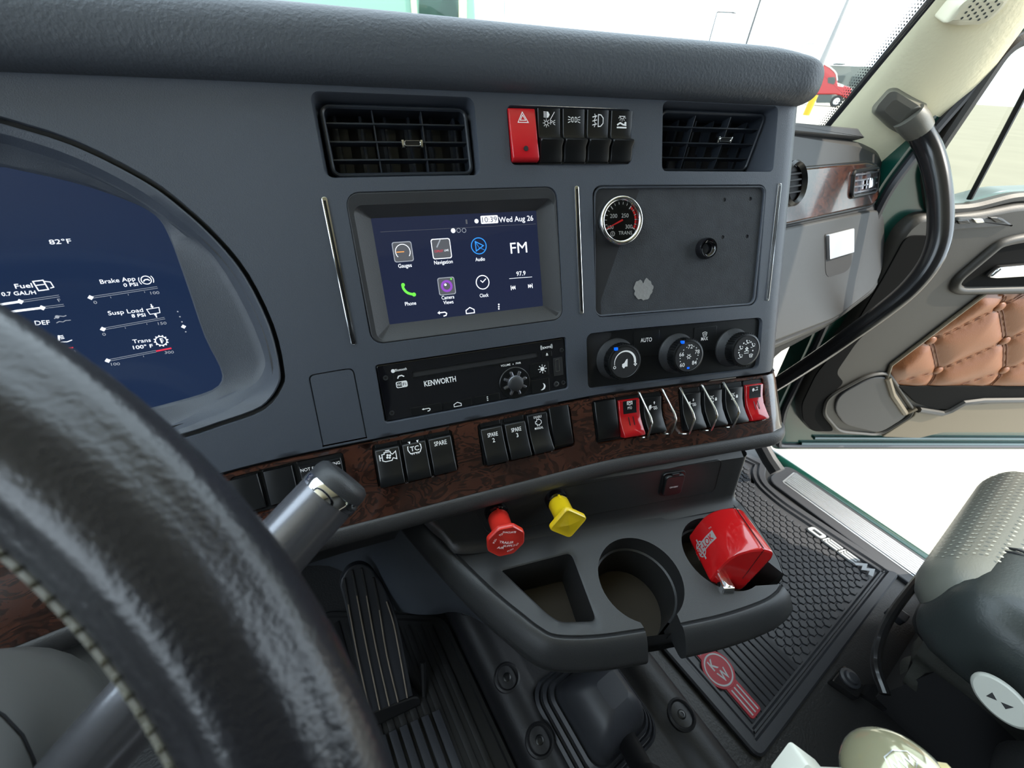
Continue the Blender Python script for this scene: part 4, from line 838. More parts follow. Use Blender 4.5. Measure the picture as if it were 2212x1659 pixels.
def kf3(m):
    for cx,cy in ((0,8),(-7,3),(6.6,4.4),(-6.6,-5)): m.disc(cx-.8,cy+1.4,.8,0,8); m.stroke([(cx-.8,cy+.6),(cx+.4,cy-1.2),(cx+2.4,cy-.6)],.8); m.stroke([(cx+1.4,cy+1.6),(cx+2.6,cy+.4)],.5); m.stroke([(cx-2.4,cy-1.8),(cx-.4,cy-2)],.5)
    for p in ((-4,7.2),(4,7.6),(-8.6,-1.4),(7,-.8)): m.disc(*p,.8,0,8)
    m.stroke([(-2.6,-1),(0,-.2),(2.6,-1)],.8); m.stroke([(-2.6,-2.6),(2.6,-2.6)],.6); [m.disc(1.1*math.cos(a),1.6+1.1*math.sin(a),.8,0,8) for a in (0,1.6,3.1,4.7)]
    m.stroke([(3.4,-4.4),(5.4,-3.8),(7.4,-4.4),(6.6,-7),(4.2,-7)],.5,0,True); [m.stroke([(x,-6.2),(x,-4.8)],.4) for x in (4.8,5.6,6.2)]
X,Y,kb=hknob(606,533,.0205,'fan speed knob with a growing white arc',kf1)
X,Y,kb=hknob(1158,482,.0205,'temperature knob numbered 60 to 84',kf2,dotang=117)
m=M(); m.box(X-.0015,Y-.0150,KH,X+.0015,Y-.0128,KH+.0003); o=pt('cold_mark',m,'blue_dot',hv); o.parent=kb
hknob(1660,430,.0205,'air direction knob with seated figure symbols',kf3,False)
# ================= cluster fixes, backing =================
m=M(); m.grid(lambda s,t:S(s,t,-.052),np.arange(-.72,.40,.02),[-.16,.15]); build('back_shell',m,'black_matte',dash)
# ================= lower console: knob panel and cup holder tray =================
TZ=-.45
T=Frame((0,0,TZ),(1,0,0),(0,1,0))
J1=T.P(1010,1180);J2=T.P(1565,1084)
uL=unit(J2-J1); bk=V(-uL[1],uL[0],0)           # bk points forward (away from the driver)
LPl=R_(13); vL=unit(V(0,0,1)*math.cos(LPl)+bk*math.sin(LPl))
LP=Frame(J1,uL,None,np.cross(uL,vL))
con=thing('centre_console','charcoal moulded centre console with push knob panel and a cup holder tray','console',Frame(T.P(1250,1200),(1,0,0),(0,1,0)))
lo=[LP.px(*p) for p in smooth([(880,1075),(925,1125),(965,1158),(1010,1180),(1300,1135),(1565,1084)],4)]
m=M(); top=.075
us=np.linspace(lo[0][0],LP.px(1575,1084)[0],40)
lx=[p[0] for p in lo]; ly=[p[1] for p in lo]
def LPp(u_,k):
    b=float(np.interp(u_,lx,ly)); 
    return LP.pt(u_,b*(1-k)+top*k,0)
rows=[0,.02,.05,.3,.6,1]
def lpg(u_,i):
    b=float(np.interp(u_,lx,ly))
    if i<4: a=[0,30,60,90][i]*math.pi/180; r=.012; return LP.pt(u_,b+r*(1-math.cos(a)),r*(1-math.sin(a)))+V(0,0,-0.0)
    if i==7: return LP.pt(u_,top,0)+bk*.06+V(0,0,.03)
    return LP.pt(u_,b+(top-b)*(i-3)/3,0)
m.grid(lpg,us,range(8))
# right end: rounds forward
ue=us[-1]; m.grid(lambda a,i:lpg(ue,i)+uL*(.010*math.sin(a))+bk*(.010*(1-math.cos(a)))+(bk*.12 if a>1.56 else 0)*1.0,[0,.4,.8,1.2,1.57,1.58],range(7))
build('knob_panel',m,'tray',con,sharp=50)
o_=[LP.px(*cT(*p)) for p in ((190,385),(1690,112),(1640,310),(285,565))]; m=M(); rp_=rpoly([tuple(p) for p in o_],.010); m.ringp(rp_,-.0006,.0006,.0009,.0003,T=lambda p:LP.pt(*p)); build('panel_seam',m,'black_plastic',con)
# tray top
def tp(*pts): return [tuple(T.px(*p)) for p in pts]
def fitc(pts):
    P=np.array(tp(*pts)); A_=np.c_[2*P,np.ones(len(P))]; b=(P**2).sum(1); s=np.linalg.lstsq(A_,b,rcond=None)[0]; return s[0],s[1],math.sqrt(s[2]+s[0]**2+s[1]**2)
c2c=fitc([cT(945,740),cT(1000,650),cT(1120,585),cT(1280,620),cT(1400,740),cT(1460,880),cT(1455,950),cT(1000,950)])
c3c=fitc([cT(1432,600),cT(1470,530),cT(1560,468),cT(1500,740),cT(1620,850),cT(1760,900),cT(1880,885)])
print('cups',c2c,c3c)
left=smooth([(880,1078),(925,1128),(1000,1208),(1075,1280),(1130,1325),(1165,1352),(1204,1370),(1290,1370),(1391,1356)],5)
L0=tp(*left); Rr=smooth([(1470,1345),(1560,1325),(1640,1298),(1672,1279),(1685,1262)],4); R0_=tp(*Rr)
Rb=smooth([(1690,1238),(1678,1205),(1650,1160),(1615,1108),(1590,1078),(1572,1062)],4); RB=tp(*Rb)
def carc(c,p0,p1,n=40): # arc from p0 to p1 (directions), clockwise seen from above (so around the back)
    a0=math.atan2(p0[1]-c[1],p0[0]-c[0]);a1=math.atan2(p1[1]-c[1],p1[0]-c[0])
    while a1>a0: a1-=2*math.pi
    return [(c[0]+c[2]*math.cos(a0+(a1-a0)*i/n),c[1]+c[2]*math.sin(a0+(a1-a0)*i/n)) for i in range(n+1)]
sl2a=tp((1384,1337))[0];sl2b=tp((1460,1324))[0]; A2c=carc(c2c,sl2a,sl2b)
sl3a=tp(cT(1895,880))[0];sl3b=tp(cT(1975,690))[0]; A3c=carc(c3c,sl3a,sl3b)
outer=L0+A2c+R0_+A3c+RB
back=[tuple(T.px(1565,1060)),tuple(T.px(1300,1115)),tuple(T.px(1010,1160)),tuple(T.px(950,1120))]
outer=outer+back
pk=rpoly(tp(cT(352,775),cT(790,662),cT(952,1092),cT(720,1100),cT(640,1050)),[.006,.010,.010,.010,.012])
m=M(); m.plate(outer,[pk],lambda x,y:V(x,y,TZ),.012)
def wall(m,c,z0,z1,ins=0,closed=False): m.loft([[(x,y,z) for x,y in (inset2(c,i) if i else c)] for z,i in ((z0,0),(z0-.001,ins*.3 if ins else 0),(z1,ins))],False,False,closed=closed)
pk=ccw(pk); wall(m,pk,TZ,TZ-.065,.006,True)
wall(m,A2c,TZ,TZ-.085);wall(m,A3c,TZ,TZ-.060)
for a,b in ((L0[-1],A2c[0]),(A2c[-1],R0_[0]),(R0_[-1],A3c[0]),(A3c[-1],RB[0])): m.add([(a[0],a[1],TZ),(b[0],b[1],TZ),(b[0],b[1],TZ-.05),(a[0],a[1],TZ-.05)],[(0,1,2,3)])
build('tray_top',m,'tray',con,sharp=45)
m=M()
for c in (c2c,c3c): m.lathe([(c[2]*1.0,TZ-.026),(c[2]*.965,TZ-.027),(c[2]*.965,TZ-.082)],48,c[0],c[1],caps=False)
m2=M(); 
A2i=[(c2c[0]+(x-c2c[0])*.955,c2c[1]+(y-c2c[1])*.955) for x,y in A2c]; m2.loft([[(x,y,TZ-.026) for x,y in A2c],[(x,y,TZ-.0275) for x,y in A2i],[(x,y,TZ-.085) for x,y in A2i]],False,False,closed=False)
A3i=[(c3c[0]+(x-c3c[0])*.955,c3c[1]+(y-c3c[1])*.955) for x,y in A3c]; m2.loft([[(x,y,TZ-.026) for x,y in A3c],[(x,y,TZ-.0275) for x,y in A3i],[(x,y,TZ-.060) for x,y in A3i]],False,False,closed=False)
build('cup_liner',m2,'tray',con)
m=M(); m.disc(c2c[0],c2c[1],c2c[2]*.98,TZ-.084,40); m.disc(c3c[0],c3c[1],c3c[2]*.98,TZ-.0595,40); m.poly(pk,TZ-.0645)
build('cup_floor',m,'dust',con,fix=0,label='dusty brown floors of the cup wells')
# rim around the tray
RP=[tuple(p) for p in smooth([(0,0),(.0012,-.0018),(.0026,-.0004),(.0050,.0002),(.0125,-.0045),(.0225,-.0175),(.0250,-.0235),(.0235,-.034),(.019,-.038),(.008,-.039),(-.006,-.039)],2)]
def rim(c,k0=1,name='tray_rim'):
    c=[np.array(p) for p in c]; n=len(c); L=[]
    for i in range(n):
        t=(c[min(i+1,n-1)]-c[max(i-1,0)]); t=t/np.hypot(*t); nn=V(t[1],-t[0]); L.append([tuple(V(*(c[i]+nn*o*k0),TZ+z) if 0 else V(*(c[i]+nn*o*k0),TZ+z)) for o,z in RP])
    m=M(); m.loft(L,True,True,closed=False); m.f.append(tuple(range(len(RP)))); b=len(m.v)-len(RP); m.f.append(tuple(range(b,len(m.v))))
    return build(name,m,'tray',con,sharp=50)
def side(c): 
    a=sum(c[i][0]*c[i+1][1]-c[i+1][0]*c[i][1] for i in range(len(c)-1)); return c
rim(L0); rim(R0_); rim(RB,.25)
m=M(); un=[p for p in L0+R0_+RB+back]; m.poly(un,TZ-.088); m.loft([[(x,y,TZ-.030) for x,y in ccw(un)],[(x,y,TZ-.088) for x,y in inset2(ccw(un),.004)]],False,False); build('tray_underside',m,'black_plastic',con,fix=0)
# push knobs
pax=None
for nm,bp,fp_,lab,mt,kind in (('air_supply_knob',cT(336,425),cT(398,612),'red octagonal push-pull air knob with white lettering','red_knob','oct'),('parking_brake_knob',cT(692,348),cT(771,505),'yellow square push-pull brake knob on the console panel','yellow_knob','sq')):
    b=LP.P(*bp); r=ray(*fp_); best=None
    for d in np.arange(.25,.6,.0005):
        v=r*d-b; l=np.linalg.norm(v); a=(v/l)@LP.n
        if best is None or a>best[0]: best=(a,d,l)
    a,d,l=best; v=unit(r*d-b); print(nm,'axis cos',a,'len',l,'depth',d)
    ax=unit(v*.999+LP.n*.001); fr=Frame(b,uL,None,None) if 0 else None
    uu=unit(uL-(uL@ax)*ax); fr=Frame(b,uu,None,ax); k=thing(nm,lab,'push knob',fr,'air brake knobs')
    R=.0212
    m=M(); m.lathe([(.0138,-.004),(.0141,.004),(.0134,.007),(.0112,.008),(.0100,.004)],32); pt('bezel_ring',m,'gloss_black',k)
    m=M(); m.lathe([(.0058,.0),(.0058,l*.5)],20); pt('plunger',m,'black_plastic',k)
    m=M(); m.lathe([(.0112,l*.20),(.0122,l*.24),(.0120,l*.6),(.0130,l-.012),(.0165,l-.006)],28); m.box(-.0012,.0118,l*.2,.0012,.0128,l*.36); pt('knob_stem',m,mt,k)
    if kind=='oct': ol=rpoly([(R*1.04*math.cos(R_(22.5+45*i)),R*1.04*math.sin(R_(22.5+45*i))) for i in range(8)],.003)
    else: ol=rpoly([(R*1.10*math.cos(R_(8+90*i)),R*1.10*math.sin(R_(8+90*i))) for i in range(4)],.006)
    m=M(); oc=ccw(ol); L=[[(x,y,l-.0075) for x,y in inset2(oc,.003)],[(x,y,l-.0055) for x,y in oc],[(x,y,l-.0015) for x,y in oc],[(x,y,l-.0003) for x,y in inset2(oc,.0012)],[(x,y,l-.0008) for x,y in inset2(oc,.0028)]]
    for s_ in (.6,.3,.05): L.append([(x*s_,y*s_,l-.0008+.0022*(1-s_)) for x,y in inset2(oc,.0028)])
    m.loft(L); f=pt('knob_head',m,mt,k,sharp=50)
    if kind=='oct':
        m=M(); zf=lambda x,y:l-.0006+.0024*(1-min(1,math.hypot(x,y)/(R*.85)))
        for s_,a in (('PULL',157),('TO',115),('EVACUATE',75),('PUSH',-72),('TO',-30),('',10)):
            if s_: m.text(s_,.0138*math.cos(R_(a)),.0138*math.sin(R_(a)),.0021,0,rot=a-90 if a>0 else a+90,bold=.02)
        m.text('TRAILER',0,.001,.0030,0,rot=-18,bold=.02);m.text('AIR',-.0065,-.0055,.0034,0,rot=-18,bold=.02); m.text('SUPPLY',.003,-.0052,.0030,0,rot=-18,bold=.02)
        m.v=[(x,y,zf(x,y)) for x,y,z in m.v]; o=pt('knob_lettering',m,'white_ink',k,fix=2); o.parent=f
# 12 volt outlet cover
c_=LP.px(*cT(1394,268),.004); fr=LP.at(c_[0],c_[1],0); t=thing('power_outlet','black hinged power outlet cover marked 12V 120W','power outlet',fr)
m=M(); m.prism(rrect(-.0165,-.0185,.0165,.0185,.006),-.001,.0025,.001); pt('outlet_surround',m,'black_plastic',t)
m=M(); m.prism(rrect(-.0138,-.0165,.0138,.0155,.0055),0,.0060,.0016); cv=pt('hinged_cover',m,'black_plastic',t)
m=M(); m.box(-.005,.0145,.002,.005,.018,.0055,.001); pt('hinge',m,'black_plastic',t)
m=M(); m.text('12V/120W',0,-.002,.0022,.0062,w=.0115,bold=.01); o=pt('cover_lettering',m,'white_ink',t,fix=2); o.parent=cv
# red trailer lock in the right cup well
LK=crop(1400,1080,7.373); axl=unit(V(.70,1,-.30)); cl_=T.P(*LK(1500,1150))+V(0,0,.028)
cpt=ray(*LK(1560,1110)); cpt=cpt*(np.linalg.norm(cl_)/np.linalg.norm(cpt)); uu=unit(np.cross(V(0,0,1),-axl)) ; FL=Frame(cpt,V(1,0,0),None,-axl)
lk=thing('trailer_air_lock','glossy red trailer air line lock with silver logo lying in the right cup well','lock',FL,None)
eo=rpoly([tuple(FL.px(*LK(*p))) for p in ((1130,1090),(1260,955),(1420,860),(1620,802),(1850,782),(2015,830),(1990,935),(1500,1450),(1230,1430),(960,1300))],.006,3)
eo=ccw(eo); Ln=.068
m=M(); m.loft([[(x,y,-Ln) for x,y in inset2(eo,.004)],[(x,y,-Ln+.003) for x,y in inset2(eo,.001)],[(x,y,-Ln+.006) for x,y in eo],[(x,y,-.003) for x,y in eo],[(x,y,-.0009) for x,y in inset2(eo,.0008)],[(x,y,0) for x,y in inset2(eo,.003)]]); bd=pt('lock_body',m,'red_lock',lk,sharp=40)
e=FL.px(*LK(1850,782));f_=FL.px(*LK(1500,1250)); m=M(); m.tube([(e[0],e[1]+.0002,-Ln),(e[0],e[1],-.001)],.0005,6); m.stroke([tuple(e),tuple(f_)],.0007,.0004); pt('seam_line',m,'black_plastic',lk)
oc=FL.px(*LK(1200,1300)); m=M(); m.lathe([(.0075,-.006),(.0075,.010),(.0068,.012),(.005,.0125)],24,oc[0],oc[1]); m.box(oc[0]-.0058,oc[1]-.0058,.0,oc[0]+.0058,oc[1]+.0058,.0135,.001); pt('lock_cylinder',m,'chrome',lk)
# logo wraps the left flank
d=[0]; P=[np.array(p) for p in eo]; k0=min(range(len(P)),key=lambda i:np.hypot(*(P[i]-np.array(FL.px(*LK(960,1300))))))
P=P[k0:]+P[:k0]; P=[P[0]]+P[1:][::-1] if np.hypot(*(P[3]-np.array(FL.px(*LK(1230,1430)))))<np.hypot(*(P[3]-np.array(FL.px(*LK(1130,1090))))) else P
for i in range(1,len(P)): d.append(d[-1]+np.hypot(*(P[i]-P[i-1])))
px_=[p[0] for p in P];py_=[p[1] for p in P]
def flank(w_,a):
    x=np.interp(w_,d,px_);y=np.interp(w_,d,py_); c0=np.mean(P,axis=0); n_=unit(V(x,y)-c0); return (x+n_[0]*.0004,y+n_[1]*.0004,-a)
def decal(name,m,mt,lift=0):
    out=M(); b=bmesh.new(); me=bpy.data.meshes.new('t'); me.from_pydata(m.v,[],m.f); b.from_mesh(me); bmesh.ops.triangulate(b,faces=b.faces); bmesh.ops.subdivide_edges(b,edges=[e for e in b.edges if e.calc_length()>.002],cuts=3,use_grid_fill=True)
    out.v=[tuple(np.array(flank(v.co.x,v.co.y))+ (V(*unit(V(*flank(v.co.x,v.co.y)[:2])-np.mean(P,axis=0)),0)*lift)) for v in b.verts]; b.verts.ensure_lookup_table(); out.f=[tuple(v.index for v in f.verts) for f in b.faces]; b.free(); bpy.data.meshes.remove(me)
    o=pt(name,out,mt,lk,fix=2); o.parent=bd; return o
a0=.036; wc=.020
m=M(); m.poly([(wc-.023,a0-.006),(wc+.021,a0-.006),(wc+.021,a0+.0065),(wc-.023,a0+.0065)]); 
for k in range(4): m.stroke([(wc-.006+7*.001*math.cos(R_(x)),a0+10*.001*math.sin(R_(x))) for x in range(k*90+12,k*90+80,8)],.0016)
m.stroke([(wc-.006,a0-.0145),(wc-.006,a0+.0145)],.0022); decal('logo_plate',m,'silver_label')
m=M(); m.text('ART-LOK',wc-.001,a0,.0085,0,w=.038,bold=.03); decal('logo_lettering',m,'red_lock',.0003)
m=M(); m.text('TM',wc+.020,a0+.0105,.0022,0); m.v=[(x,y,z) for x,y,z in m.v]; decal('trademark',m,'silver_label',.0002)
# ================= passenger side dash =================
Fy=Frame((0,.307,-.187),(1,0,0),(0,.407,.914))
Y=lambda *pts:[tuple(Fy.px(*p)) for p in pts]
pd=thing('passenger_dashboard','grey passenger side dash section with glovebox and burl wood vent panel, beside the open door','dashboard',Frame(Fy.P(1830,500),(1,0,0),(0,0,1)))
TF=lambda p:Fy.pt(*p)
ol=rpoly(Y((1640,262),(1862,300),(1912,325),(1928,440),(1926,500),(1905,625),(1800,705),(1640,775)),[.01,.03,.05,.04,.03,.06,.05,.01])
m=M(); m.prism(ol,-.20,0,.014,T=TF); build('dash_shell',m,'dash_side',pd,sharp=60)
m=M(); m.prism(rpoly(Y((1660,262),(1846,279),(1860,300),(1660,285)),.004),-.12,.006,.003,T=TF); build('defroster_ledge',m,'dash_dark',pd)
m=M(); m.prism(rpoly(Y((1660,372),(1872,352),(1893,362),(1897,415),(1880,443),(1660,492)),[.004,.02,.02,.02,.02,.004]),-.002,.006,.003,T=TF); build('wood_panel',m,'burl_wood',pd,sharp=50)
m=M(); m.ringp(rpoly(Y((1650,368),(1875,347),(1897,360),(1901,417),(1882,448),(1650,497)),[.004,.02,.02,.02,.02,.004]),-.002,.004,.006,.002,T=TF); build('panel_surround',m,'black_plastic',pd)
gb=rpoly(Y((1650,500),(1885,452),(1903,462),(1906,560),(1885,622),(1800,688),(1650,745)),[.01,.03,.03,.05,.06,.04,.01])
m=M(); m.prism(gb,0,.0062,.005,T=TF); gd=build('glovebox_door',m,'dash_side',pd,sharp=50)
m=M(); m.ringp(inset2(ccw(gb),-.005),-.001,.0008,.005,T=TF); build('door_gap',m,'black_matte',pd)
a=Y(cD(345,300),cD(495,262),cD(495,405),cD(350,448)); m=M(); m.prism(rpoly(a,.003),.004,.0125,.0012,T=TF); build('latch_plate',m,'aluminium',pd)
m=M(); m.prism(rpoly(Y(cD(338,295),cD(500,258),cD(500,480),cD(465,520),cD(345,556)),[.005,.005,.02,.02,.02]),.004,.0068,T=TF); build('latch_recess',m,'black_matte',pd)
m=M(); r0_=[Fy.P(1600,790),Fy.P(1640,772),Fy.P(1800,702),Fy.P(1860,655)]; m.loft([[p+V(0,.004,.0) for p in r0_],[p+V(-.01,.07,-.12) for p in r0_],[p+V(-.02,.16,-.42) for p in r0_]],False,False,closed=False); build('kick_panel',m,'black_matte',pd)
av=Y(cA(700,1455),cA(925,1432),cA(925,1640),cA(705,1700)); cx=np.mean([p[0] for p in av]);cy=np.mean([p[1] for p in av]); ww=(av[1][0]-av[0][0])/2; hh=(av[0][1]-av[3][1])/2
fr=Frame(Fy.pt(cx,cy,.006),Fy.u,Fy.v); t=thing('air_vent','small square air vent set in the passenger side wood panel','air vent',fr)
m=M(); m.ringp(rrect(-ww,-hh,ww,hh,.012),-.006,.005,.007,.002); pt('frame',m,'black_plastic',t)
m=M(); m.box(-ww+.003,-hh+.003,-.006,ww-.003,hh-.003,-.005+.004); pt('duct_back',m,'black_matte',t)
for k in range(4): y=-hh+2*hh*(k+1)/5; m=M(); m.box(-ww+.006,y-.0016,-.001,ww-.006,y+.0016,.004,.0006); pt('horizontal_vane',m,'stalk_grey',t)
for k in range(2): x=-ww+2*ww*(k+1)/3; m=M(); m.box(x-.0013,-hh+.006,-.002,x+.0013,hh-.006,.003); pt('vertical_vane',m,'stalk_grey',t)
m=M(); m.box(.006,-.012,.002,.030,.006,.009,.003); pt('slider_tab',m,'chrome',t)
fr=Frame(Fy.P(*cA(235,1565),.006),Fy.u,Fy.v); t=thing('round_air_vent','round black air vent half hidden behind the centre fascia corner','air vent',fr)
m=M(); m.lathe([(.034,-.004),(.034,.006),(.030,.010),(.026,.004)],36,caps=False); pt('frame',m,'black_plastic',t); m=M(); m.disc(0,0,.028,0,30); [m.box(-.023,y-.0012,0,.023,y+.0012,.004) for y in (-.013,-.004,.005,.014)]; pt('horizontal_vane',m,'black_matte',t)
# ================= windscreen, pillar =================
def at_x(px,x): r=ray(*px); return r*(x/r[0])
pl0,pl1=at_x((1775,296),1.08),at_x((2025,-5),1.0); pr0,pr1=at_x((1925,445),1.21),at_x((2212,60),1.14)
def PL(a,b,h=0): # a 0..1 across from windscreen to door, b along
    L_=pl0+(pl1-pl0)*b; R1=pr0+(pr1-pr0)*b; p=L_*(1-a)+R1*a; n_=unit(np.cross(pl1-pl0,pr0-pl0)); n_=n_ if n_@(-p)>0 else -n_
    bul=.022*math.sin(math.pi*min(1,max(0,a)))**.7 if 0<=a<=1 else 0
    return p+n_*(bul+h)
m=M(); m.grid(lambda a,b:PL(a,b),np.linspace(0,1,17),np.linspace(-.9,3.6,30)); 
o=build('wall_right_pillar',m,'pillar',sharp=60); o.name='trim_1'; structure(o)
m=M(); m.grid(lambda a,b:PL(1,b)+V(.012*a,.02*a,-.014*a)+V(.0,-.004,.004)*math.sin(a*3.14/1.4),np.linspace(0,1.4,6),np.linspace(-.9,3.6,14)); o=build('trim_2',m,'seal_pink'); structure(o)
def plp(b,dx): return PL(1,b)+dx
seal=thing('door_weatherstrip','black rubber door opening weatherstrip running beside the cream pillar trim','seal',Frame(PL(1,.2),(1,0,0),(0,1,0)))
m=M(); m.tube([plp(b,V(.022,.030,-.022)) for b in np.linspace(-3.0,3.4,24)],.0135,10); build('seal_tube',m,'weather_seal',seal)
m=M(); m.tube([plp(b,V(.034,.052,-.036)) for b in np.linspace(-3.0,3.4,24)],.009,8); build('seal_lip',m,'seal_pink',seal)
# glass with black edge band
def WS(x,z):
    k=(z+.12)/.9; y0=.50+.26*(1-((x)/1.08)**2); return V(x*(1-.06*k),y0-.50*k*0.9,z)
def wsg(u_,z): 
    k=(z+.075)/.193; xr=1.08-.08*k; yr=.456-.106*k+.004; x=-xr-.1+(2*xr+.1)*u_; return V(x,yr+.24*(1-((x+.05)/(xr+.05))**2 if x>-.05 else 1-((x+.05)/(xr+.05))**2),z)
m=M(); m.grid(wsg,np.linspace(0,1,25),np.linspace(-.12,.70,8)); o=build('window_1',m,'window_glass',fix=0); structure(o)
m=M(); m.grid(lambda a,b:PL(0,b)+unit(pl0-pr0)*a+V(0,.004,0),[-.006,.002,.008],np.linspace(-.9,3.6,12)); o=build('windscreen_edge',m,'weather_seal'); o.name='trim_3'; structure(o)
m=M(); dirn=unit(pl1-pl0); ac=unit(pl0-pr0)
for r_i in range(4):
    for k in range(260 if r_i<3 else 200):
        c_=PL(0,-.6)+ac*(.0100+.0042*r_i)+dirn*(k*.0046+(r_i%2)*.0023)+V(0,.004,0); r0=.0017-.00036*r_i
        b=len(m.v); m.v+=[tuple(c_+dirn*r0*math.cos(q_)+ac*r0*math.sin(q_)) for q_ in np.arange(0,6.28,1.0472)]; m.f.append(tuple(range(b,len(m.v)))[:6])
o=build('frit_dots',m,'weather_seal',fix=0); tag(o,'band of black dots fading out along the windscreen edge beside the pillar','dots',kind='stuff')
# pillar tweeter pod
def pilfr(px):
    # local frame on the pillar at a pixel
    best=None
    for a in np.linspace(0,1,41):
        for b in np.linspace(-.5,2,101):
            q_=proj(PL(a,b)); dd=(q_[0]-px[0])**2+(q_[1]-px[1])**2
            if best is None or dd<best[0]: best=(dd,a,b)
    a,b=best[1:]; n_=unit(np.cross(PL(a,b+.05)-PL(a,b-.05),PL(a+.04,b)-PL(a-.04,b))); n_=n_ if n_@(-PL(a,b))>0 else -n_
    return Frame(PL(a,b),unit(PL(a,b+.05)-PL(a,b-.05)),None,n_)
fp=pilfr(cA(1830,80)); t=thing('tweeter_pod','cream pillar speaker pod with perforated grille, at the top right corner','speaker',fp)
pp=lambda h,*pts:[tuple(fp.px(*cA(*p),h)) for p in pts]
o1=rpoly(pp(.018,(1530,215),(1720,-40),(2180,-60),(1900,225),(1660,240)),[.004,.02,.02,.014,.01]); o0=[(x*1.06,y*1.1) for x,y in o1]
m=M(); m.loft([[(x,y,-.012) for x,y in ccw(o0)],[(x,y,.010) for x,y in ccw(o1)],[(x,y,.017) for x,y in inset2(ccw(o1),.003)],[(x,y,.0185) for x,y in inset2(ccw(o1),.008)]]); pb=pt('pod_shell',m,'pillar_smooth',t,sharp=50)
m=M(); g0=pp(.019,(1660,165),(1790,-30),(2090,-30),(1870,185))
gi=np.array(g0); 
na_=max(3,int(np.hypot(*(gi[1]-gi[0]))/.0062)); nb_=max(3,int(np.hypot(*(gi[3]-gi[0]))/.0054)); print('grille',na_,nb_)
for i_ in range(na_):
    for j_ in range(nb_):
        a,b=(i_+.25+.5*(j_%2))/na_,(j_+.5)/nb_; p=(gi[0]*(1-a)+gi[1]*a)*(1-b)+(gi[3]*(1-a)+gi[2]*a)*b; m.disc(p[0],p[1],.0017,.0189,8)
o=pt('grille_holes',m,'building_dark',t,fix=0); o.parent=pb; o['kind']='stuff'
# ================= grab handle =================
GP=[(1972,262,.705),(1990,290,.712),(2010,332,.715),(2024,385,.715),(2031,450,.717),(2028,515,.722),(2006,572,.737),(1962,626,.765),(1905,673,.80),(1840,720,.845),(1770,770,.91),(1690,822,1.0),(1640,852,1.06)]
gh_=thing('grab_handle','long curved black cab entry grab handle on a grey mount, between dash and open door','handle',Frame(atd(1990,290,.712),(1,0,0),(0,1,0)))
m=M(); P=smooth([atd(*p) for p in GP],5); m.tube(P,lambda s:.0188-.0022*s,16); build('grip_bar',m,'grab_black',gh_)
m=M(); m.tube([atd(1962,250,.70),atd(1972,262,.703),atd(1986,282,.711)],lambda s:[.0215,.0225,.0205][int(round(s*2))],20); m2=m; build('collar',m,'mount_grey',gh_)
fm=pilfr((1938,236)); mp=lambda h,*pts:[tuple(fm.px(*cA(*p),h)) for p in pts]
o0=rpoly(mp(.0,(905,935),(1060,755),(1130,745),(1400,905),(1340,960),(1190,1150),(1060,1080)),.008); o1=rpoly(mp(.030,(940,930),(1065,785),(1120,775),(1330,905),(1280,960),(1170,1105),(1090,1060)),.010)
n_=len(o0); m=M(); m.loft([[(x,y,-.01) for x,y in o0],[(x,y,.004) for x,y in o0],[((x*.55+a*.45),(y*.55+b*.45),.022) for (x,y),(a,b) in zip(o0,o1)],[(a,b,.030) for a,b in o1],[(a*.6+np.mean(o1,axis=0)[0]*.4,b*.6+np.mean(o1,axis=0)[1]*.4,.034) for a,b in o1]],T=lambda p:fm.pt(*p)); build('mount_cover',m,'mount_grey',gh_,sharp=35)
# ================= open passenger door =================
dU=unit(V(.735,-.433,0)); DO=V(1.258,.191,-.944); Dn=unit(np.cross(dU,V(0,0,1)))
D=Frame(DO,dU,None,Dn)
dr=thing('cab_door','open green painted cab door with grey trim and tufted tan leather insert','door',Frame(D.pt(.4,0,0),dU,V(0,0,1)))
TD=lambda p:D.pt(*p)
dp=lambda *pts:[tuple(D.px(*p)) for p in pts]
dd=lambda h,*pts:[tuple(D.px(*cD(*p),h)) for p in pts]
shell=dp((1676,985),(1690,900),(1760,760),(1850,560),(1924,412),(2018,291),(2212,70)); sx=D.px(2212,70)
shell=shell+[(1.10,1.55),(1.10,.0)]
win=dp((2046,452),(2038,372),(2056,330),(2212,104)); win=win+[(.95,1.42),(1.0,.86)]+dp((2212,424),(2120,448))
m=M(); m.plate(rpoly(shell,.03),[rpoly(win,.02)],lambda x,y:D.pt(x,y,-.03),.2,inner=False)
for c_,i_ in ((ccw(rpoly(shell,.03)),0),(ccw(rpoly(win,.02)),0)): m.loft([[D.pt(x,y,-.03) for x,y in c_],[D.pt(x,y,-.085) for x,y in c_]],False,False)
build('door_shell',m,'green_paint',dr,sharp=40)
m=M(); m.ringp(inset2(ccw(rpoly(shell,.03)),.012),-.03,-.018,.016,.005,T=TD); build('door_seal',m,'weather_seal',dr)
m=M(); m.ringp(inset2(ccw(rpoly(win,.02)),-.018),-.03,-.012,.020,.006,T=TD); build('window_frame',m,'door_grey',dr)
m=M(); m.add([D.pt(x,y,-.045) for x,y in ccw(win)],[tuple(range(len(win)))]); build('window_pane',m,'tinted_glass',dr,fix=0)
a=D.P(2212,205,-.04);b=D.P(2094,430,-.04); m=M(); m.tube([b,b+(a-b)*1.8],.005,8); build('division_bar',m,'door_dark',dr)
pn_=dd(0,(835,275),(950,180),(1090,185),(1300,165),(1554,115))+[(1.05,.80),(1.05,.11)]+dd(0,(1554,1478),(1060,1478),(930,1512),(650,1503),(400,1497),(290,1478),(232,1420),(220,1310),(300,1130),(520,860),(700,560))
pn2=rpoly(pn_,.02)
m=M(); m.prism(pn2,-.035,0,.012,T=TD); build('door_trim',m,'door_grey',dr,sharp=50)
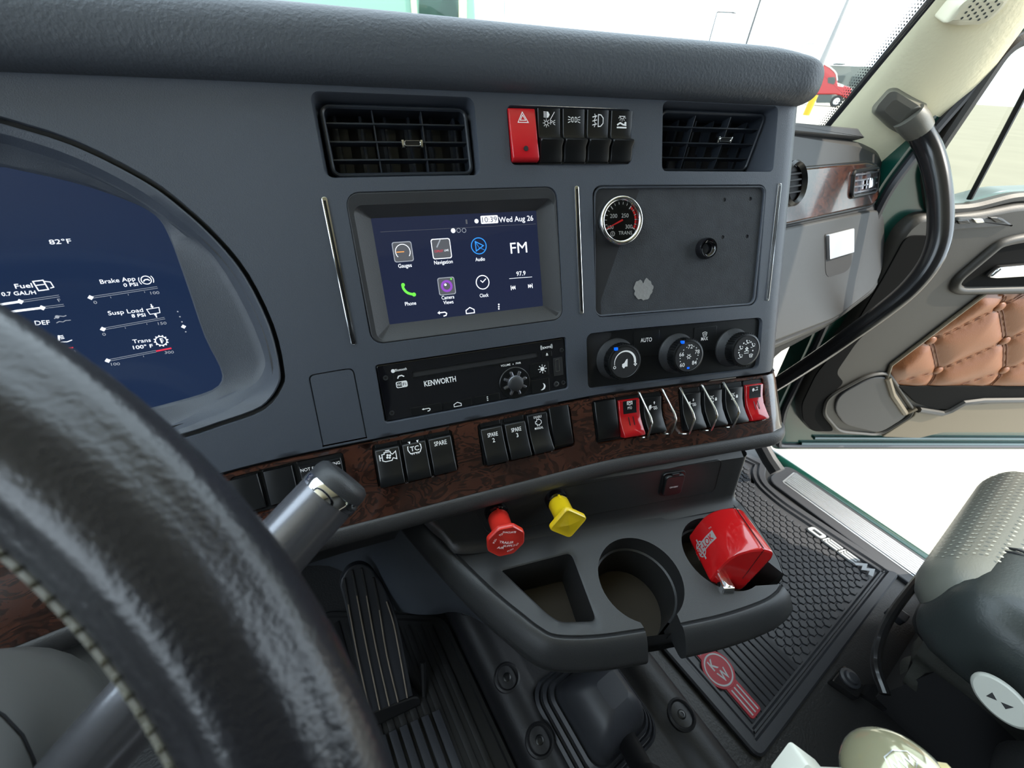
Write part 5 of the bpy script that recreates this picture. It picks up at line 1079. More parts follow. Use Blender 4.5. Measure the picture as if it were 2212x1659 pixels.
m=M(); m.prism(rpoly(dd(.001,(1010,300),(960,440),(800,700),(560,930),(430,1120),(480,1180),(420,1230),(350,1340),(420,1470),(290,1470),(232,1400),(225,1310),(310,1130),(530,860),(720,540),(850,300)),.02),-.001,.002,.001,T=TD); build('door_trim_edge',m,'pocket_black',dr)
m=M(); m.prism(rpoly(dd(.003,(1060,1475),(925,1508),(700,1500),(895,1375),(905,1335),(1080,1368),(1180,1312),(1554,1285))+[(1.03,.27),(1.03,.12)],.01),-.001,.006,.003,T=TD); build('lower_panel',m,'door_tan',dr)
# speaker
sp_=rpoly(dd(.004,(420,1345),(440,1255),(630,1150),(735,1140),(865,1372),(690,1482),(480,1430)),.03)
m=M(); m.prism(sp_,-.001,.006,.003,T=TD); sg2=build('speaker_grille',m,'dash_dark',dr)
m=M(); m.ringp(rpoly(dd(.004,(345,1370),(370,1265),(620,1130),(750,1110),(905,1340),(880,1385),(690,1500),(440,1480)),.03),-.001,.008,.010,.004,T=TD); build('speaker_surround',m,'door_grey',dr)
# tufted insert
ins=dd(.004,(765,1085),(1300,655),(1554,640))+[(1.04,.66),(1.04,.30)]+dd(.004,(1554,1205),(870,1205),(800,1190),(762,1130))
BT=dd(.004,(1410,728),(1000,930),(1440,930),(1040,1107),(1435,1107)); BT=BT+[(x+BT[2][0]-BT[1][0],y+.0) for x,y in (BT[2],BT[4])]+[(BT[0][0]+(BT[2][0]-BT[1][0])*.97,BT[0][1]+.01)]
seg=[(0,2),(2,4),(1,3),(1,0),(3,2),(2,7),(4,5),(5,6),(7,5)]
def segd(p,a,b): a=np.array(a);b=np.array(b);t_=np.clip((p-a)@(b-a)/((b-a)@(b-a)),0,1); return np.linalg.norm(p-a-(b-a)*t_)
exl=[(BT[0],(BT[0][0]+.06,BT[0][1]+.07)),(BT[0],(BT[0][0]-.03,BT[0][1]+.07)),(BT[1],(BT[1][0]-.10,BT[1][1]-.055)),(BT[3],(BT[3][0]-.13,BT[3][1]-.06)),(BT[3],(BT[3][0]+.02,BT[3][1]-.09)),(BT[4],(BT[4][0]-.13,BT[4][1]-.075)),(BT[4],(BT[4][0]+.01,BT[4][1]-.09))]
SEG=[(BT[a],BT[b]) for a,b in seg]+exl
insr=rpoly(ins,.012)
def tuft(x,y):
    p=V(x,y); d_=min(segd(p,a,b) for a,b in SEG); db=min(np.hypot(*(p-np.array(b))) for b in BT); e_=min(segd(p,insr[i-1],insr[i]) for i in range(len(insr)))
    h=.016*(1-math.exp(-(d_/.022)))-.009*math.exp(-(db/.012)**2); return h*min(1,e_/.02)
m=M(); m.plate(insr,[],lambda x,y:D.pt(x,y,.002+tuft(x,y)),.0085); tf=build('tufted_insert',m,'tan_leather',dr,sharp=80)
m=M()
for a,b in SEG:
    a=np.array(a);b=np.array(b); n_=unit(V(-(b-a)[1],(b-a)[0])); ks=[k for k in np.linspace(0.02,1,12)]
    for o_ in (-.0035,.0035):
        pth=[a+(b-a)*k+n_*o_ for k in ks]; pth=[p for p in pth if insr and min(segd(p,insr[i-1],insr[i]) for i in range(len(insr)))>.003 and (lambda c,x,y:sum(((c[i-1][1]>y)!=(c[i][1]>y)) and x<(c[i][0]-c[i-1][0])*(y-c[i-1][1])/(c[i][1]-c[i-1][1])+c[i-1][0] for i in range(len(c)))%2==1)(insr,p[0],p[1])]
        if len(pth)>1: m.tube([D.pt(p[0],p[1],.0032+tuft(p[0],p[1])) for p in pth],.0009,5)
o=build('stitching',m,'tan_stitch',dr); o['kind']='stuff'
for b in BT[:5]: m=M(); m.sphere((b[0],b[1],.003),.0125,.0125,.006,T=TD); build('tuft_button',m,'tan_leather',dr)
m=M(); m.tube([D.pt(x,y,.004) for x,y in dd(.004,(735,1150),(765,1250),(840,1360),(905,1330))],.009,8); m.tube([D.pt(x,y,.004) for x,y in dd(.004,(1320,650),(760,1075),(735,1150))],.0045,8); build('insert_border',m,'door_tan',dr)
m=M(); m.prism(rpoly(dd(.006,(800,1200),(1554,1200))+[(1.03,.335),(1.03,.30)]+dd(.006,(1554,1272),(1190,1285),(1100,1340),(1000,1330),(905,1300)),.008),-.001,.008,.002,T=TD); build('map_pocket',m,'pocket_black',dr)
m=M(); m.tube([D.pt(x,y,.009) for x,y in dd(.008,(920,1340),(1060,1362),(1110,1345),(1190,1298),(1300,1285),(1554,1282))]+[D.pt(1.03,.29,.008)],.009,8); build('pocket_lip',m,'door_grey',dr)
# handle recess
hx=dd(.004,(1108,628),(1135,560),(1400,335),(1490,305),(1554,293))+[(.55,.80),(.62,.72),(.62,.60)]+dd(.004,(1554,648),(1150,655))
m=M(); m.ringp(rpoly(hx,.02),-.001,.012,.020,.007,T=TD); build('handle_surround',m,'door_grey',dr,sharp=60)
m=M(); m.prism(inset2(ccw(rpoly(hx,.02)),.012),-.001,.004,T=TD); build('handle_recess',m,'pocket_black',dr)
hp=dd(.02,(1330,548),(1375,500),(1430,478),(1554,470)); m=M(); m.prism(rpoly(dd(.010,(1322,545),(1400,482),(1554,468))+[(.50,.68),(.50,.655)]+dd(.010,(1554,540),(1370,552)),.006),.006,.018,.005,T=TD); build('pull_handle',m,'chrome',dr)
m=M(); m.prism(rpoly(dd(.002,(1075,268),(1150,190),(1410,190),(1480,240)),.006),-.001,.008,.003,T=TD); ws=build('window_switch_pad',m,'dash_dark',dr)
m=M(); m.prism(rpoly(dd(.009,(1150,210),(1215,200),(1230,228),(1160,232)),.003),.006,.012,.002,T=TD); build('window_switch',m,'black_plastic',dr)
m=M(); m.prism(rpoly(dd(.009,(1245,200),(1300,197),(1318,222),(1262,226)),.003),.006,.012,.002,T=TD); build('window_switch',m,'steel',dr)
m=M(); m.prism(rpoly(dd(.009,(1340,190),(1400,190),(1440,222),(1385,224)),.003),.006,.011,.002,T=TD); build('mirror_switch',m,'black_plastic',dr)
m=M(); [m.tube([D.pt(*dd(0,(x0,y0))[0],-.026),D.pt(*dd(0,(1554,y1))[0],-.026),D.pt(1.08,yy,-.026)],.006,6) for x0,y0,y1,yy in ((330,1545,1548,.055),(250,1578,1580,.03))]; build('door_edge_bead',m,'green_paint',dr)
# ================= outside =================
def gz(d): return -2.35+1.02*min(1,max(0,(d-6)/60))**1.0
m=M(); AZs=np.radians(np.arange(-100,200,6)); m.grid(lambda a,r:V(r*math.sin(a),r*math.cos(a),gz(r)),AZs,[.8,2,4,6,10,20,35,50,66,90,140,220]); o=build('ground',m,'concrete'); o.name='ground'; structure(o)
def polar(px,dist,z=None): r=ray(*px); k=dist/np.hypot(r[0],r[1]); return r*k
# red tractor
cT_=polar((1795,229),62); rt=unit(V(math.cos(R_(59)),-math.sin(R_(59)),0)); fwt=unit(V(rt[1],-rt[0],0)) # side-on, facing right
Ft_=Frame(cT_,rt,V(0,0,1)); t=thing('semi_truck','red semi truck parked side-on on the far lot','truck',Ft_)
cz=crop(1700,100,9.215); tq=lambda *pts:[tuple(Ft_.px(*cz(*p))) for p in pts]
body=tq((420,285),(560,290),(720,340),(860,420),(950,500),(985,560),(1000,680),(1010,740),(1290,830),(1290,900),(1200,1060),(1100,1000),(980,960),(850,960),(560,960),(420,960))
m=M(); m.prism(rpoly(body,.12),-2.4,0,.10); pt('cab_body',m,'truck_red',t,sharp=50)
m=M(); m.prism(rpoly(tq((815,620),(955,610),(965,700),(935,760),(810,730)),.08),-.05,.03); pt('side_window',m,'building_dark',t)
m=M(); m.tube([(x,y,.0) for x,y in tq((440,290),(560,292),(720,340),(860,420),(950,500),(985,560),(1000,680))],.05,6); pt('roof_edge',m,'pole_white',t)
m=M(); m.prism(tq((600,965),(900,965),(880,1130),(600,1130)),-1.0,-.05); pt('fuel_tank',m,'building_dark',t)
wc_=Ft_.px(*cz(985,1095)); wr=.52; m=M(); m.lathe([(wr,-.35),(wr,-.02),(wr*.9,.02),(wr*.62,.0)],32,*wc_); wh_=pt('front_wheel',m,'tyre',t); m=M(); m.lathe([(wr*.60,-.1),(wr*.56,.03),(wr*.3,.0),(wr*.16,.06)],28,*wc_); o=pt('wheel_rim',m,'pole_white',t); o.parent=wh_
m=M(); m.ringp(tq((1010,730),(1130,770),(1120,810),(1010,790)),-.02,.02,.07); pt('hood_vent',m,'pole_white',t)
# building
bc=polar((1830,190),110); Fb=Frame(bc,unit(V(math.cos(R_(58)),-math.sin(R_(58)),0)),V(0,0,1)); t=thing('warehouse','grey-green concrete warehouse with dock doors behind the red truck','building',Fb)
bq=lambda h,*pts:[tuple(Fb.px(*cz(*p),h)) for p in pts]; b0=bq(0,(-300,335),(2700,440),(2700,1000),(-300,1100)); m=M(); m.prism(b0,-20,0); pt('wall',m,'building',t)
for p in (((1020,580),(1160,585),(1100,720),(1010,700)),((1300,600),(1475,600),(1400,770),(1240,780)),((1600,610),(1780,610),(1780,790),(1560,790))): m=M(); m.prism(bq(.1,*p),0,.2); pt('dock_door',m,'building_dark',t)
m=M(); m.prism(bq(.1,(970,335),(1160,342),(1160,365),(970,360)),-3,.3); pt('roof_unit',m,'building_dark',t)
# bollard, poles
def pole(name,pxb,pxt,dist,r0,r1,label,cat,mt,group=None,arm=None,base=None):
    b=polar(pxb,dist); zt=polar(pxt,dist)[2]; t=thing(name,label,cat,Frame(V(b[0],b[1],b[2]),(1,0,0),(0,1,0)),group); H=zt-b[2]; m=M(); m.lathe([(r0,0),(r1,H)],12); s_=pt('post' if arm is None else 'mast',m,mt,t)
    if arm: 
        a_=unit(V(CAM_R[0],CAM_R[1],0))*arm; m=M(); m.tube([(0,0,H),(a_[0],a_[1],H+.05)],r1*1.1,6); m.box(a_[0]-.3,a_[1]-.15,H-.05,a_[0]+.3,a_[1]+.15,H+.08); pt('lamp_arm',m,mt,t)
    return t
pole('bollard',(1741,249),(1757,205),22,.12,.12,'yellow bollard leaning in view beside the red truck','bollard','bollard_yellow')
pole('light_pole',(1500,205),(1552,26),75,.14,.08,'thin lot light pole with a single arm, left of centre in the windscreen','light pole','pole_grey','distant light poles',arm=2.2)
pole('light_pole',(1690,210),(1737,94),130,.14,.08,'small distant light pole with a short arm, above the pad corner','light pole','pole_grey','distant light poles',arm=2.2)
pole('light_pole',(1575,210),(1650,-60),60,.13,.10,'tall thin light pole running up out of the top edge','light pole','pole_grey','distant light poles')
pole('light_pole',(1085,200),(1086,-60),45,.05,.04,'thin vertical pole at the left part of the windscreen','pole','pole_grey','distant light poles')
pole('flagpole',(1745,205),(1850,-40),16,.095,.030,'tapering pale pole crossing in front of the red truck','pole','pole_pale')
# green truck parked ahead, seen over the pad
gp=polar((800,40),5.5); fw_=unit(V(gp[0],gp[1],0)); ur=V(fw_[1],-fw_[0],0); Fg2=Frame(gp,ur,V(0,0,1)); t=thing('green_truck','green truck body with cream vertical posts, parked beyond the windscreen','truck',Fg2)
gq=lambda *pts:[tuple(Fg2.px(*p)) for p in pts]
m=M(); m.prism(rpoly(gq((560,80),(560,-120),(1020,-120),(1005,80))[1:3]+[(1.25,-2.9),(-1.6,-2.9)],.02),-1.2,0,.02); pt('truck_body',m,'pale_green',t)
for a,b,w_ in (((888,-60),(898,70),.03),((998,-60),(999,70),.045)): q_=gq(a,b); m=M(); m.stroke([q_[0],q_[1]],w_*2,.01); mm=M(); mm.tube([(q_[0][0],q_[0][1],.02),(q_[1][0],q_[1][1],.02)],w_*.9,6); pt('cream_post',mm,'cream_paint',t)
m=M(); q_=gq((905,-40),(990,-40),(990,60),(905,60)); m.prism(q_,0,.01); pt('side_pane',m,'window_glass',t)
# ================= floor, sill, mats =================
FZ=-1.0
Fl=Frame((0,0,FZ),(1,0,0),(0,1,0))
fp_=lambda h,*pts:[tuple(Fl.px(*p,h)) for p in pts]
e0=Fl.px(1737,1030,.015);e1=Fl.px(2044,1216,.015); xs=(e0[0]+e1[0])/2; print('sill x',e0,e1)
m=M(); m.prism([(-1.15,-1.3),(xs-.012,-1.3),(xs-.012,.84),(-1.15,.84)],FZ-.03,FZ); o=build('floor',m,'floor_vinyl'); structure(o)
m=M(); pf=[tuple(p) for p in smooth([(xs-.020,-.002),(xs-.008,.010),(xs+.010,.012),(xs+.022,-.002),(xs+.024,-.05),(xs+.024,-.22)],3)]; m.grid(lambda y,i:V(pf[int(i)][0],y,FZ+pf[int(i)][1]),np.linspace(-1.3,.34,30),range(len(pf))); o=build('trim_4',m,'green_paint',sharp=60); structure(o)
# sill plate
a=Fl.px(1670,1033,.006);b=Fl.px(1984,1249,.006);c=Fl.px(1692,1014,.006); sx0=(a[0]+b[0])/2; sx1=xs-.012; sy1=.147
sp=thing('door_sill_plate','black door sill plate with long ribbed aluminium tread strip','sill plate',Frame((sx0,-.1,FZ),(1,0,0),(0,1,0)))
m=M(); m.prism(rrect(sx0-.035,-.9,sx1+.004,sy1+.035,.03),FZ+.0,FZ+.010,.004); build('sill_base',m,'rubber',sp)
m=M(); m.prism(rrect(sx0-.003,-.88,sx1-.012,sy1+.004,.006),FZ+.009,FZ+.0115,.001); st=build('tread_strip',m,'aluminium',sp)
m=M(); nr=9; wd=(sx1-.012-sx0)/nr
for k in range(nr): x=sx0+wd*(k+.5); m.box(x-wd*.27,-.87,FZ+.011,x+wd*.27,sy1-.002,FZ+.0150,.0012)
build('tread_rib',m,'aluminium',sp)
# passenger mat
mt_out=rpoly(fp_(.008,(1640,1645),(1940,1243),(1914,1222),(1694,1078),(1650,1040),(1655,1003),(1560,955),(1480,990),(1420,1390)),[.02,.03,.01,.03,.03,.02,.03,.03,.02])
pm=thing('floor_mat','black honeycomb rubber passenger floor mat with a red and white round emblem','floor mat',Fl.at(.8,0,0),'rubber floor mats')
mo=ccw(mt_out); m=M(); m.loft([[(x,y,FZ+.0005) for x,y in mo],[(x,y,FZ+.012) for x,y in mo],[(x,y,FZ+.016) for x,y in inset2(mo,.004)],[(x,y,FZ+.016) for x,y in inset2(mo,.020)],[(x,y,FZ+.010) for x,y in inset2(mo,.024)],[(x,y,FZ+.010) for x,y in inset2(mo,.029)],[(x,y,FZ+.014) for x,y in inset2(mo,.032)],[(x,y,FZ+.014) for x,y in inset2(mo,.037)],[(x,y,FZ+.007) for x,y in inset2(mo,.041)]],True,True); mb_=build('mat_body',m,'rubber',pm,sharp=30)
ino=inset2(mo,.044); INO=np.array(ino)
def inpoly(c,x,y):
    X,Y=c[:,0],c[:,1]; X2,Y2=np.roll(X,-1),np.roll(Y,-1); k=((Y>y)!=(Y2>y))&(x<(X2-X)*(y-Y)/(Y2-Y+1e-15)+X); return k.sum()%2==1
bx=(Fl.px(1630,1358,.008)[0]+Fl.px(1744,1444,.008)[0])/2; x0m,y0m=INO.min(0); x1m,y1m=INO.max(0)
m=M(); r=.0115; 
for i_,x in enumerate(np.arange(bx+r,x1m,r*1.5)):
    for y in np.arange(y0m,y1m,r*1.732):
        yy=y+(i_%2)*r*.866
        hx_=[(x+r*.87*math.cos(a),yy+r*.87*math.sin(a)) for a in np.arange(0,6.28,math.pi/3)]
        if all(inpoly(INO,*p) for p in hx_): m.loft([[(p[0],p[1],FZ+.0068) for p in hx_],[(p[0],p[1],FZ+.0098) for p in hx_],[(x+(p[0]-x)*.86,yy+(p[1]-yy)*.86,FZ+.0108) for p in hx_]],False,True)
build('honeycomb_texture',m,'rubber',pm,fix=0)
m=M()
for x in np.arange(x0m+.01,bx-.004,.0165):
    ys=[y for y in np.arange(y0m,y1m,.004) if inpoly(INO,x,y) and inpoly(INO,x+.012,y)]
    if ys: m.box(x,min(ys),FZ+.006,x+.0128,max(ys),FZ+.0108,.001)
build('rib_texture',m,'rubber',pm)
ec=Fl.px(*cF(517,375),.013); et=Fl.px(*cF(735,625),.013); R_e=(np.hypot(*(Fl.px(*cF(610,400),.013)-ec))+np.hypot(*(Fl.px(*cF(430,340),.013)-ec)))/2
ed=et-ec; el=np.hypot(*ed); Fe=Fl.at(ec[0],ec[1],.0135,math.atan2(-ed[1],-ed[0])-math.pi/2)
TE=lambda p:Fe.pt(*p); print('emblem',ec,R_e,el)
m=M(); m.prism(circ(0,0,R_e*1.05,40),-.004,.0,.001,T=TE); hw=R_e*.50; m.prism(rpoly([(-hw,-el),(hw,-el),(hw,0),(-hw,0)],.008),-.004,-.0002,.001,T=TE); m.prism(rpoly([(-hw,el),(hw,el),(hw,0),(-hw,0)],.008),-.004,-.0002,.001,T=TE); em=build('emblem_base',m,'mat_red',pm)
m=M(); m.arc(0,0,R_e*.86,R_e*.09,0,360,.0006,40,T=TE); 
for sg in (-1,1):
    for x in (-.28,0,.28): m.stroke([(x*R_e,sg*R_e*1.12),(x*R_e,sg*el*.95)],R_e*.10,.0006,T=TE)
m.text('K',-R_e*.10,R_e*.36,R_e*.55,.0006,bold=.05,T=TE,w=R_e*.46); m.text('W',R_e*.04,-R_e*.36,R_e*.55,.0006,bold=.05,T=TE,w=R_e*.72); build('emblem_lettering',m,'mat_white',pm,fix=2)
l0=Fl.px(*cS(655,800),.012);l1=Fl.px(*cS(1120,1140),.012); LL=np.hypot(*(l1-l0)); lc=(l0+l1)/2; Fq=Fl.at(lc[0],lc[1],.0115,math.atan2(l1[1]-l0[1],l1[0]-l0[0]))
m=M()
hL=LL*.155
# O E E M drawn wide and slanted
def slab(pts): m.prism(pts,0,.006,.0008,T=lambda p:Fq.pt(p[0]+p[1]*.35,p[1],p[2]))
lw=LL*.235
for k in range(4):
    x=-LL/2+k*LL*.252; 
    if k==0: m.ringp(rrect(x,-hL/2,x+lw,hL/2,hL*.3),0,.006,hL*.34,.0008,T=lambda p:Fq.pt(p[0]+p[1]*.35,p[1],p[2]))
    elif k<3:
        slab(rrect(x,-hL/2,x+lw*.22,hL/2,hL*.2)); [slab(rrect(x+lw*.1,y-hL*.13,x+lw,y+hL*.13,hL*.06)) for y in (-hL*.37,0,hL*.37)]
    else: m.stroke([(x+.001,-hL/2),(x+lw*.28,hL*.36),(x+lw*.5,-hL*.30),(x+lw*.72,hL*.36),(x+lw,-hL/2)],hL*.36,.006,T=lambda p:Fq.pt(p[0]+p[1]*.35,p[1],p[2]))
build('raised_lettering',m,'mat_white',pm)
# right jamb at the floor front
m=M(); jp=[atd(1632,958,1.22),atd(1655,1000,1.20),atd(1672,1025,1.18)]; m.tube([P+V(.02,0,.0) for P in jp],.022,10); o=build('trim_5',m,'rubber'); structure(o)
# driver mat and heel pad
dm=thing('floor_mat','black ribbed driver floor mat in the dark footwell under the pedal','floor mat',Fl.at(-.1,.2,0),'rubber floor mats')
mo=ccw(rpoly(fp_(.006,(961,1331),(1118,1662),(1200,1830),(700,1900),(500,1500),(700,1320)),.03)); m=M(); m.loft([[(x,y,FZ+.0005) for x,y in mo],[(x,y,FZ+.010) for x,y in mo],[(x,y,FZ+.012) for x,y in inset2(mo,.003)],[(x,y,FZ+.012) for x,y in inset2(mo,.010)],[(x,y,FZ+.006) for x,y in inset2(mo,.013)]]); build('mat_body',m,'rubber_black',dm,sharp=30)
I2=np.array(inset2(mo,.018)); m=M()
for x in np.arange(I2[:,0].min(),I2[:,0].max(),.022):
    ys=[y for y in np.arange(I2[:,1].min(),I2[:,1].max(),.005) if inpoly(I2,x,y) and inpoly(I2,x+.012,y)]
    if len(ys)>3: m.box(x,min(ys),FZ+.005,x+.012,max(ys),FZ+.010,.0012)
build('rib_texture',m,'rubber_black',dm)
m=M(); fq=lambda *pts:[tuple(Fl.px(*cP(*p),.016)) for p in pts]
for (a,b,c_,d_) in [((375+k*76,1440-k*35),(430+k*76,1415-k*35),(0,0),(0,0)) for k in range(6)]:
    p0,p1=fq(a,b); L_=.26 if True else 0; m.prism([(p0[0],p0[1]),(p1[0],p1[1]),(p1[0],p1[1]-.30),(p0[0],p0[1]-.30)],FZ+.008,FZ+.016,.002)
build('heel_ribs',m,'rubber',dm)
# accelerator pedal
po=Fl.P(*cP(490,1250),.035); pt_=R_(52); Pd=Frame(po,(1,0,0),(0,math.cos(pt_),math.sin(pt_)))
pdl=thing('accelerator_pedal','long black treadle accelerator pedal with worn pale vertical ribs','pedal',Pd)
pq=lambda h,*pts:[tuple(Pd.px(*cP(*p),h)) for p in pts]
po_=smooth(pq(.0,(120,330),(170,255),(250,222),(320,245),(375,310),(440,420),(500,560),(560,830),(625,1150)),4)+pq(0,(330,1278))+smooth(pq(0,(320,1270),(230,900),(160,560),(112,380)),3)
m=M(); m.prism([tuple(p) for p in po_],-.018,0,.003); tr_=pt('treadle',m,'rubber',pdl,sharp=40)
m=M()
for ln in (((142,320),(172,500),(235,850),(325,1262)),((195,262),(232,440),(300,800),(392,1238)),((262,250),(300,440),(365,800),(458,1212)),((345,315),(390,540),(440,850),(520,1185)),((440,480),(490,640),(540,900),(585,1155))):
    m.tube([(x,y,.0006) for x,y in smooth(pq(0,*ln),3)],.0022,6)
o=pt('tread_rib',m,'lip',pdl); 
m=M()
for ln in (((172,500),(235,850),(325,1262)),((232,440),(300,800),(392,1238)),((300,440),(365,800),(458,1212)),((390,540),(440,850),(520,1185)),((440,480),(490,640),(540,900),(585,1155))):
    m.tube([(x-.0006,y,.0026) for x,y in smooth(pq(0,*ln),3)],.0011,5)
o=pt('worn_edge',m,'worn_rib',pdl,label='pale worn rib edges'); o.parent=tr_
m=M(); m.prism(rpoly(pq(0,(318,1278),(640,1160),(672,1165),(690,1225),(350,1390),(330,1380)),.006),-.030,-.004,.004); pt('pedal_hinge',m,'rubber_black',pdl)
m=M(); m.tube([(x,y,-.016) for x,y in pq(-.02,(690,900),(700,1190),(600,1280),(360,1400))],.006,8); pt('pedal_bracket',m,'rubber_black',pdl)
# ================= tunnel cover, gear lever =================
TC=-.925; Ft2=Frame((0,0,TC),(1,0,0),(0,1,0))
bl=[Ft2.px(1095,1465),Ft2.px(1165,1600)];br=Ft2.px(1470,1545); xl=(bl[0][0]+bl[1][0])/2; xr=br[0]; print('tunnel',bl,br)
tu=thing('tunnel_cover','dark moulded transmission tunnel cover with recessed bolts in the floor','tunnel cover',Frame((.28,0,FZ),(1,0,0),(0,1,0)))
pf=[tuple(p) for p in smooth([(xl-.045,FZ),(xl-.038,TC-.02),(xl-.018,TC+.004),(xl+.012,TC+.006),(xl+.035,TC-.008),(xl+.06,TC-.012),(xr-.06,TC-.012),(xr-.035,TC-.008),(xr-.012,TC+.006),(xr+.018,TC+.004),(xr+.038,TC-.02),(xr+.045,FZ)],4)]
m=M(); m.grid(lambda y,i:V(pf[int(i)][0],y,pf[int(i)][1]),np.linspace(-.9,.42,30),range(len(pf))); build('cover_shell',m,'tunnel',tu,sharp=70)
for k,(x,y) in enumerate([tuple(b) for b in bl]+[(bl[0][0],bl[0][1]+.16),tuple(br),(br[0],br[1]+.14)]):
    m=M(); m.lathe([(.026,TC+.001),(.0255,TC+.008),(.022,TC+.010),(.019,TC+.007),(.017,TC+.0015)],28,x,y,caps=False); m.disc(x,y,.019,TC+.002,20); rc=build('bolt_recess',m,'tunnel',tu)
    m=M(); m.lathe([(.0075,TC+.001),(.0075,TC+.008),(.006,TC+.009),(.0032,TC+.009),(.003,TC+.004)],18,x,y); iv=np.array(tu.matrix_world.inverted()); m.v=[tuple((iv@np.append(p,1))[:3]) for p in m.v]; o=pt('bolt',m,'black_plastic',tu); o.parent=rc
bc_=Ft2.px(1283,1535); 
gs=thing('gear_shifter','gear lever rising from a ribbed black rubber boot, olive knob in the bottom corner','gear lever',Frame((bc_[0],bc_[1],TC-.01),(1,0,0),(0,1,0)))
s1=np.hypot(*(Ft2.px(1380,1535)-Ft2.px(1180,1500)))/2; print('boot half',s1)
m=M(); L=[]
for sc_,z in ((1.0,0),(1.0,.010),(.95,.014),(.92,.008),(.90,.008),(.90,.020),(.85,.024),(.82,.018),(.80,.018),(.80,.030),(.75,.034),(.72,.028),(.70,.030),(.68,.045),(.60,.065),(.46,.085),(.34,.094),(.24,.098)):
    h_=s1*sc_; L.append([(x+.03*(1-sc_),y,z) for x,y in rrect(-h_,-h_,h_,h_,h_*.38,6)])
m.loft(L,False,True,T=lambda p:(p[0]*1.0,p[1]*1.05,p[2])); pt('boot',m,'rubber',gs,sharp=50)
LPt=[(1286,1478,.800),(1310,1520,.755),(1345,1585,.69),(1390,1665,.61),(1450,1780,.52),(1545,1920,.44),(1680,2000,.37),(1820,1980,.315),(1905,1880,.283)]
m=M(); P=smooth([atd(*p) for p in LPt]+[atd(1940,1700,.25)-V(0,0,.012)],4); m.tube(P,lambda s:.0215-.012*s,12); build('lever',m,'rubber_black',gs)
m=M(); n_=len(P)
for o_ in (-.009,.004,.013):
    m.tube([P[i]+CAM_R*o_-CAM_F*.017 for i in range(0,20)],.006,8)
build('hose_bundle',m,'grab_black',gs)
m=M(); a=P[14]; m.tube([P[13],P[14]],.026,14); m.tube([P[14]+CAM_R*.02,P[14]+CAM_R*.03-CAM_D*.02],.003,6); build('cable_tie',m,'black_plastic',gs)
kc=atd(1940,1700,.25); m=M(); m.sphere(tuple(kc),.0295,.0295,.0295,32,20); kn=build('shift_knob',m,'knob_olive',gs)
gi_=np.array(gs.matrix_world.inverted()); tl=lambda p:tuple((gi_@np.append(p,1))[:3])
d1=unit(atd(2010,1672,.25)-kc-CAM_F*.012); a_=unit(np.cross(d1,CAM_R)); b_=np.cross(d1,a_); m=M()
m.loft([[tl(kc+d1*h_+r_*(math.cos(t)*a_+math.sin(t)*b_)) for t in np.arange(0,6.28,.25)] for r_,h_ in ((.0145,.022),(.0140,.030),(.0120,.0312),(.0110,.0295),(.010,.0295))]); o=pt('cap_ring',m,'knob_cream',gs); o.parent=kn
m=M(); d2=unit(atd(1960,1615,.23)-kc); 
for (t,x,y,h_) in (('KW',0,0,.007),):
    u2=unit(CAM_R-(CAM_R@d2)*d2); v2=np.cross(d2,u2); mm=M(); mm.stroke([(-.007,-.003),(-.005,.003),(-.003,-.002),(-.001,.004),(.001,-.001),(.003,.0045),(.005,0),(.007,.004)],.0012); mm.stroke([(-.009,-.005),(-.007,.005),(0,.0075),(.008,.0065),(.0095,.001),(.003,-.004),(-.004,-.0055)],.0007,0,True); m.v=[tl(kc+unit(d2*.0295+u2*p[0]+v2*p[1])*.0299) for p in mm.v]; m.f=mm.f
o=pt('knob_engraving',m,'steel',gs,fix=2); o.parent=kn
sc_=atd(1742,1690,.26); m=M(); u3=unit(CAM_R*.8+CAM_D*.6); v3=unit(CAM_D*.8-CAM_R*.6); w3=-CAM_F; Fsx=Frame(sc_,u3,None,-CAM_F); m.prism(rrect(-.012,-.012,.012,.012,.0025),-.012,.004,.002,T=lambda p:Fsx.pt(*p)); m.tube([sc_,sc_*.45+kc*.55],.008,8); build('splitter_button',m,'cap_white',gs,label='cream white splitter button corner')
# ================= under-dash shapes =================
ud=thing('underdash_cover','dark moulded cover beneath the dash above the pedal','cover',Frame(atd(900,1250,.65),(1,0,0),(0,1,0)))
rows=[[(600,1180,.44),(690,1158,.46),(760,1140,.48),(838,1120,.50),(920,1140,.52),(1000,1220,.55),(1100,1330,.60)],
      [(620,1225,.95),(700,1200,.90),(770,1190,.78),(850,1190,.62),(930,1220,.58),(1010,1290,.60),(1100,1370,.63)],
      [(650,1290,1.1),(730,1262,1.05),(790,1258,.90),(860,1265,.68),(930,1280,.62),(1010,1320,.64),(1100,1390,.66)],
      [(690,1350,1.15),(760,1320,1.1),(810,1312,.95),(868,1322,.78),(915,1328,.70),(968,1322,.72),(1024,1294,.76)]]
R3=[[atd(*p) for p in r] for r in rows]; R3=[smooth(r,4) for r in R3]; C3=list(zip(*R3)); C3=[smooth(list(c),5) for c in C3]
m=M(); m.grid(lambda i,j:C3[int(i)][int(j)],range(len(C3)),range(len(C3[0]))); build('cover_shell',m,'dash',ud,sharp=80)
m=M(); m.grid(lambda s,i:[S(s,-.2615,-.045),S(s,-.285,-.055),S(s,-.33,-.10),S(s,-.37,-.14)][int(i)],np.arange(-.72,.01,.03),range(4)); build('knee_panel',m,'lip',ud)
m=M(); m.grid(lambda x,z:V(x,.70+.12*max(0,(-.3-z)),z),np.linspace(-1.15,1.28,12),np.linspace(FZ,-.05,8)); o=build('wall_front',m,'rubber_black'); structure(o)
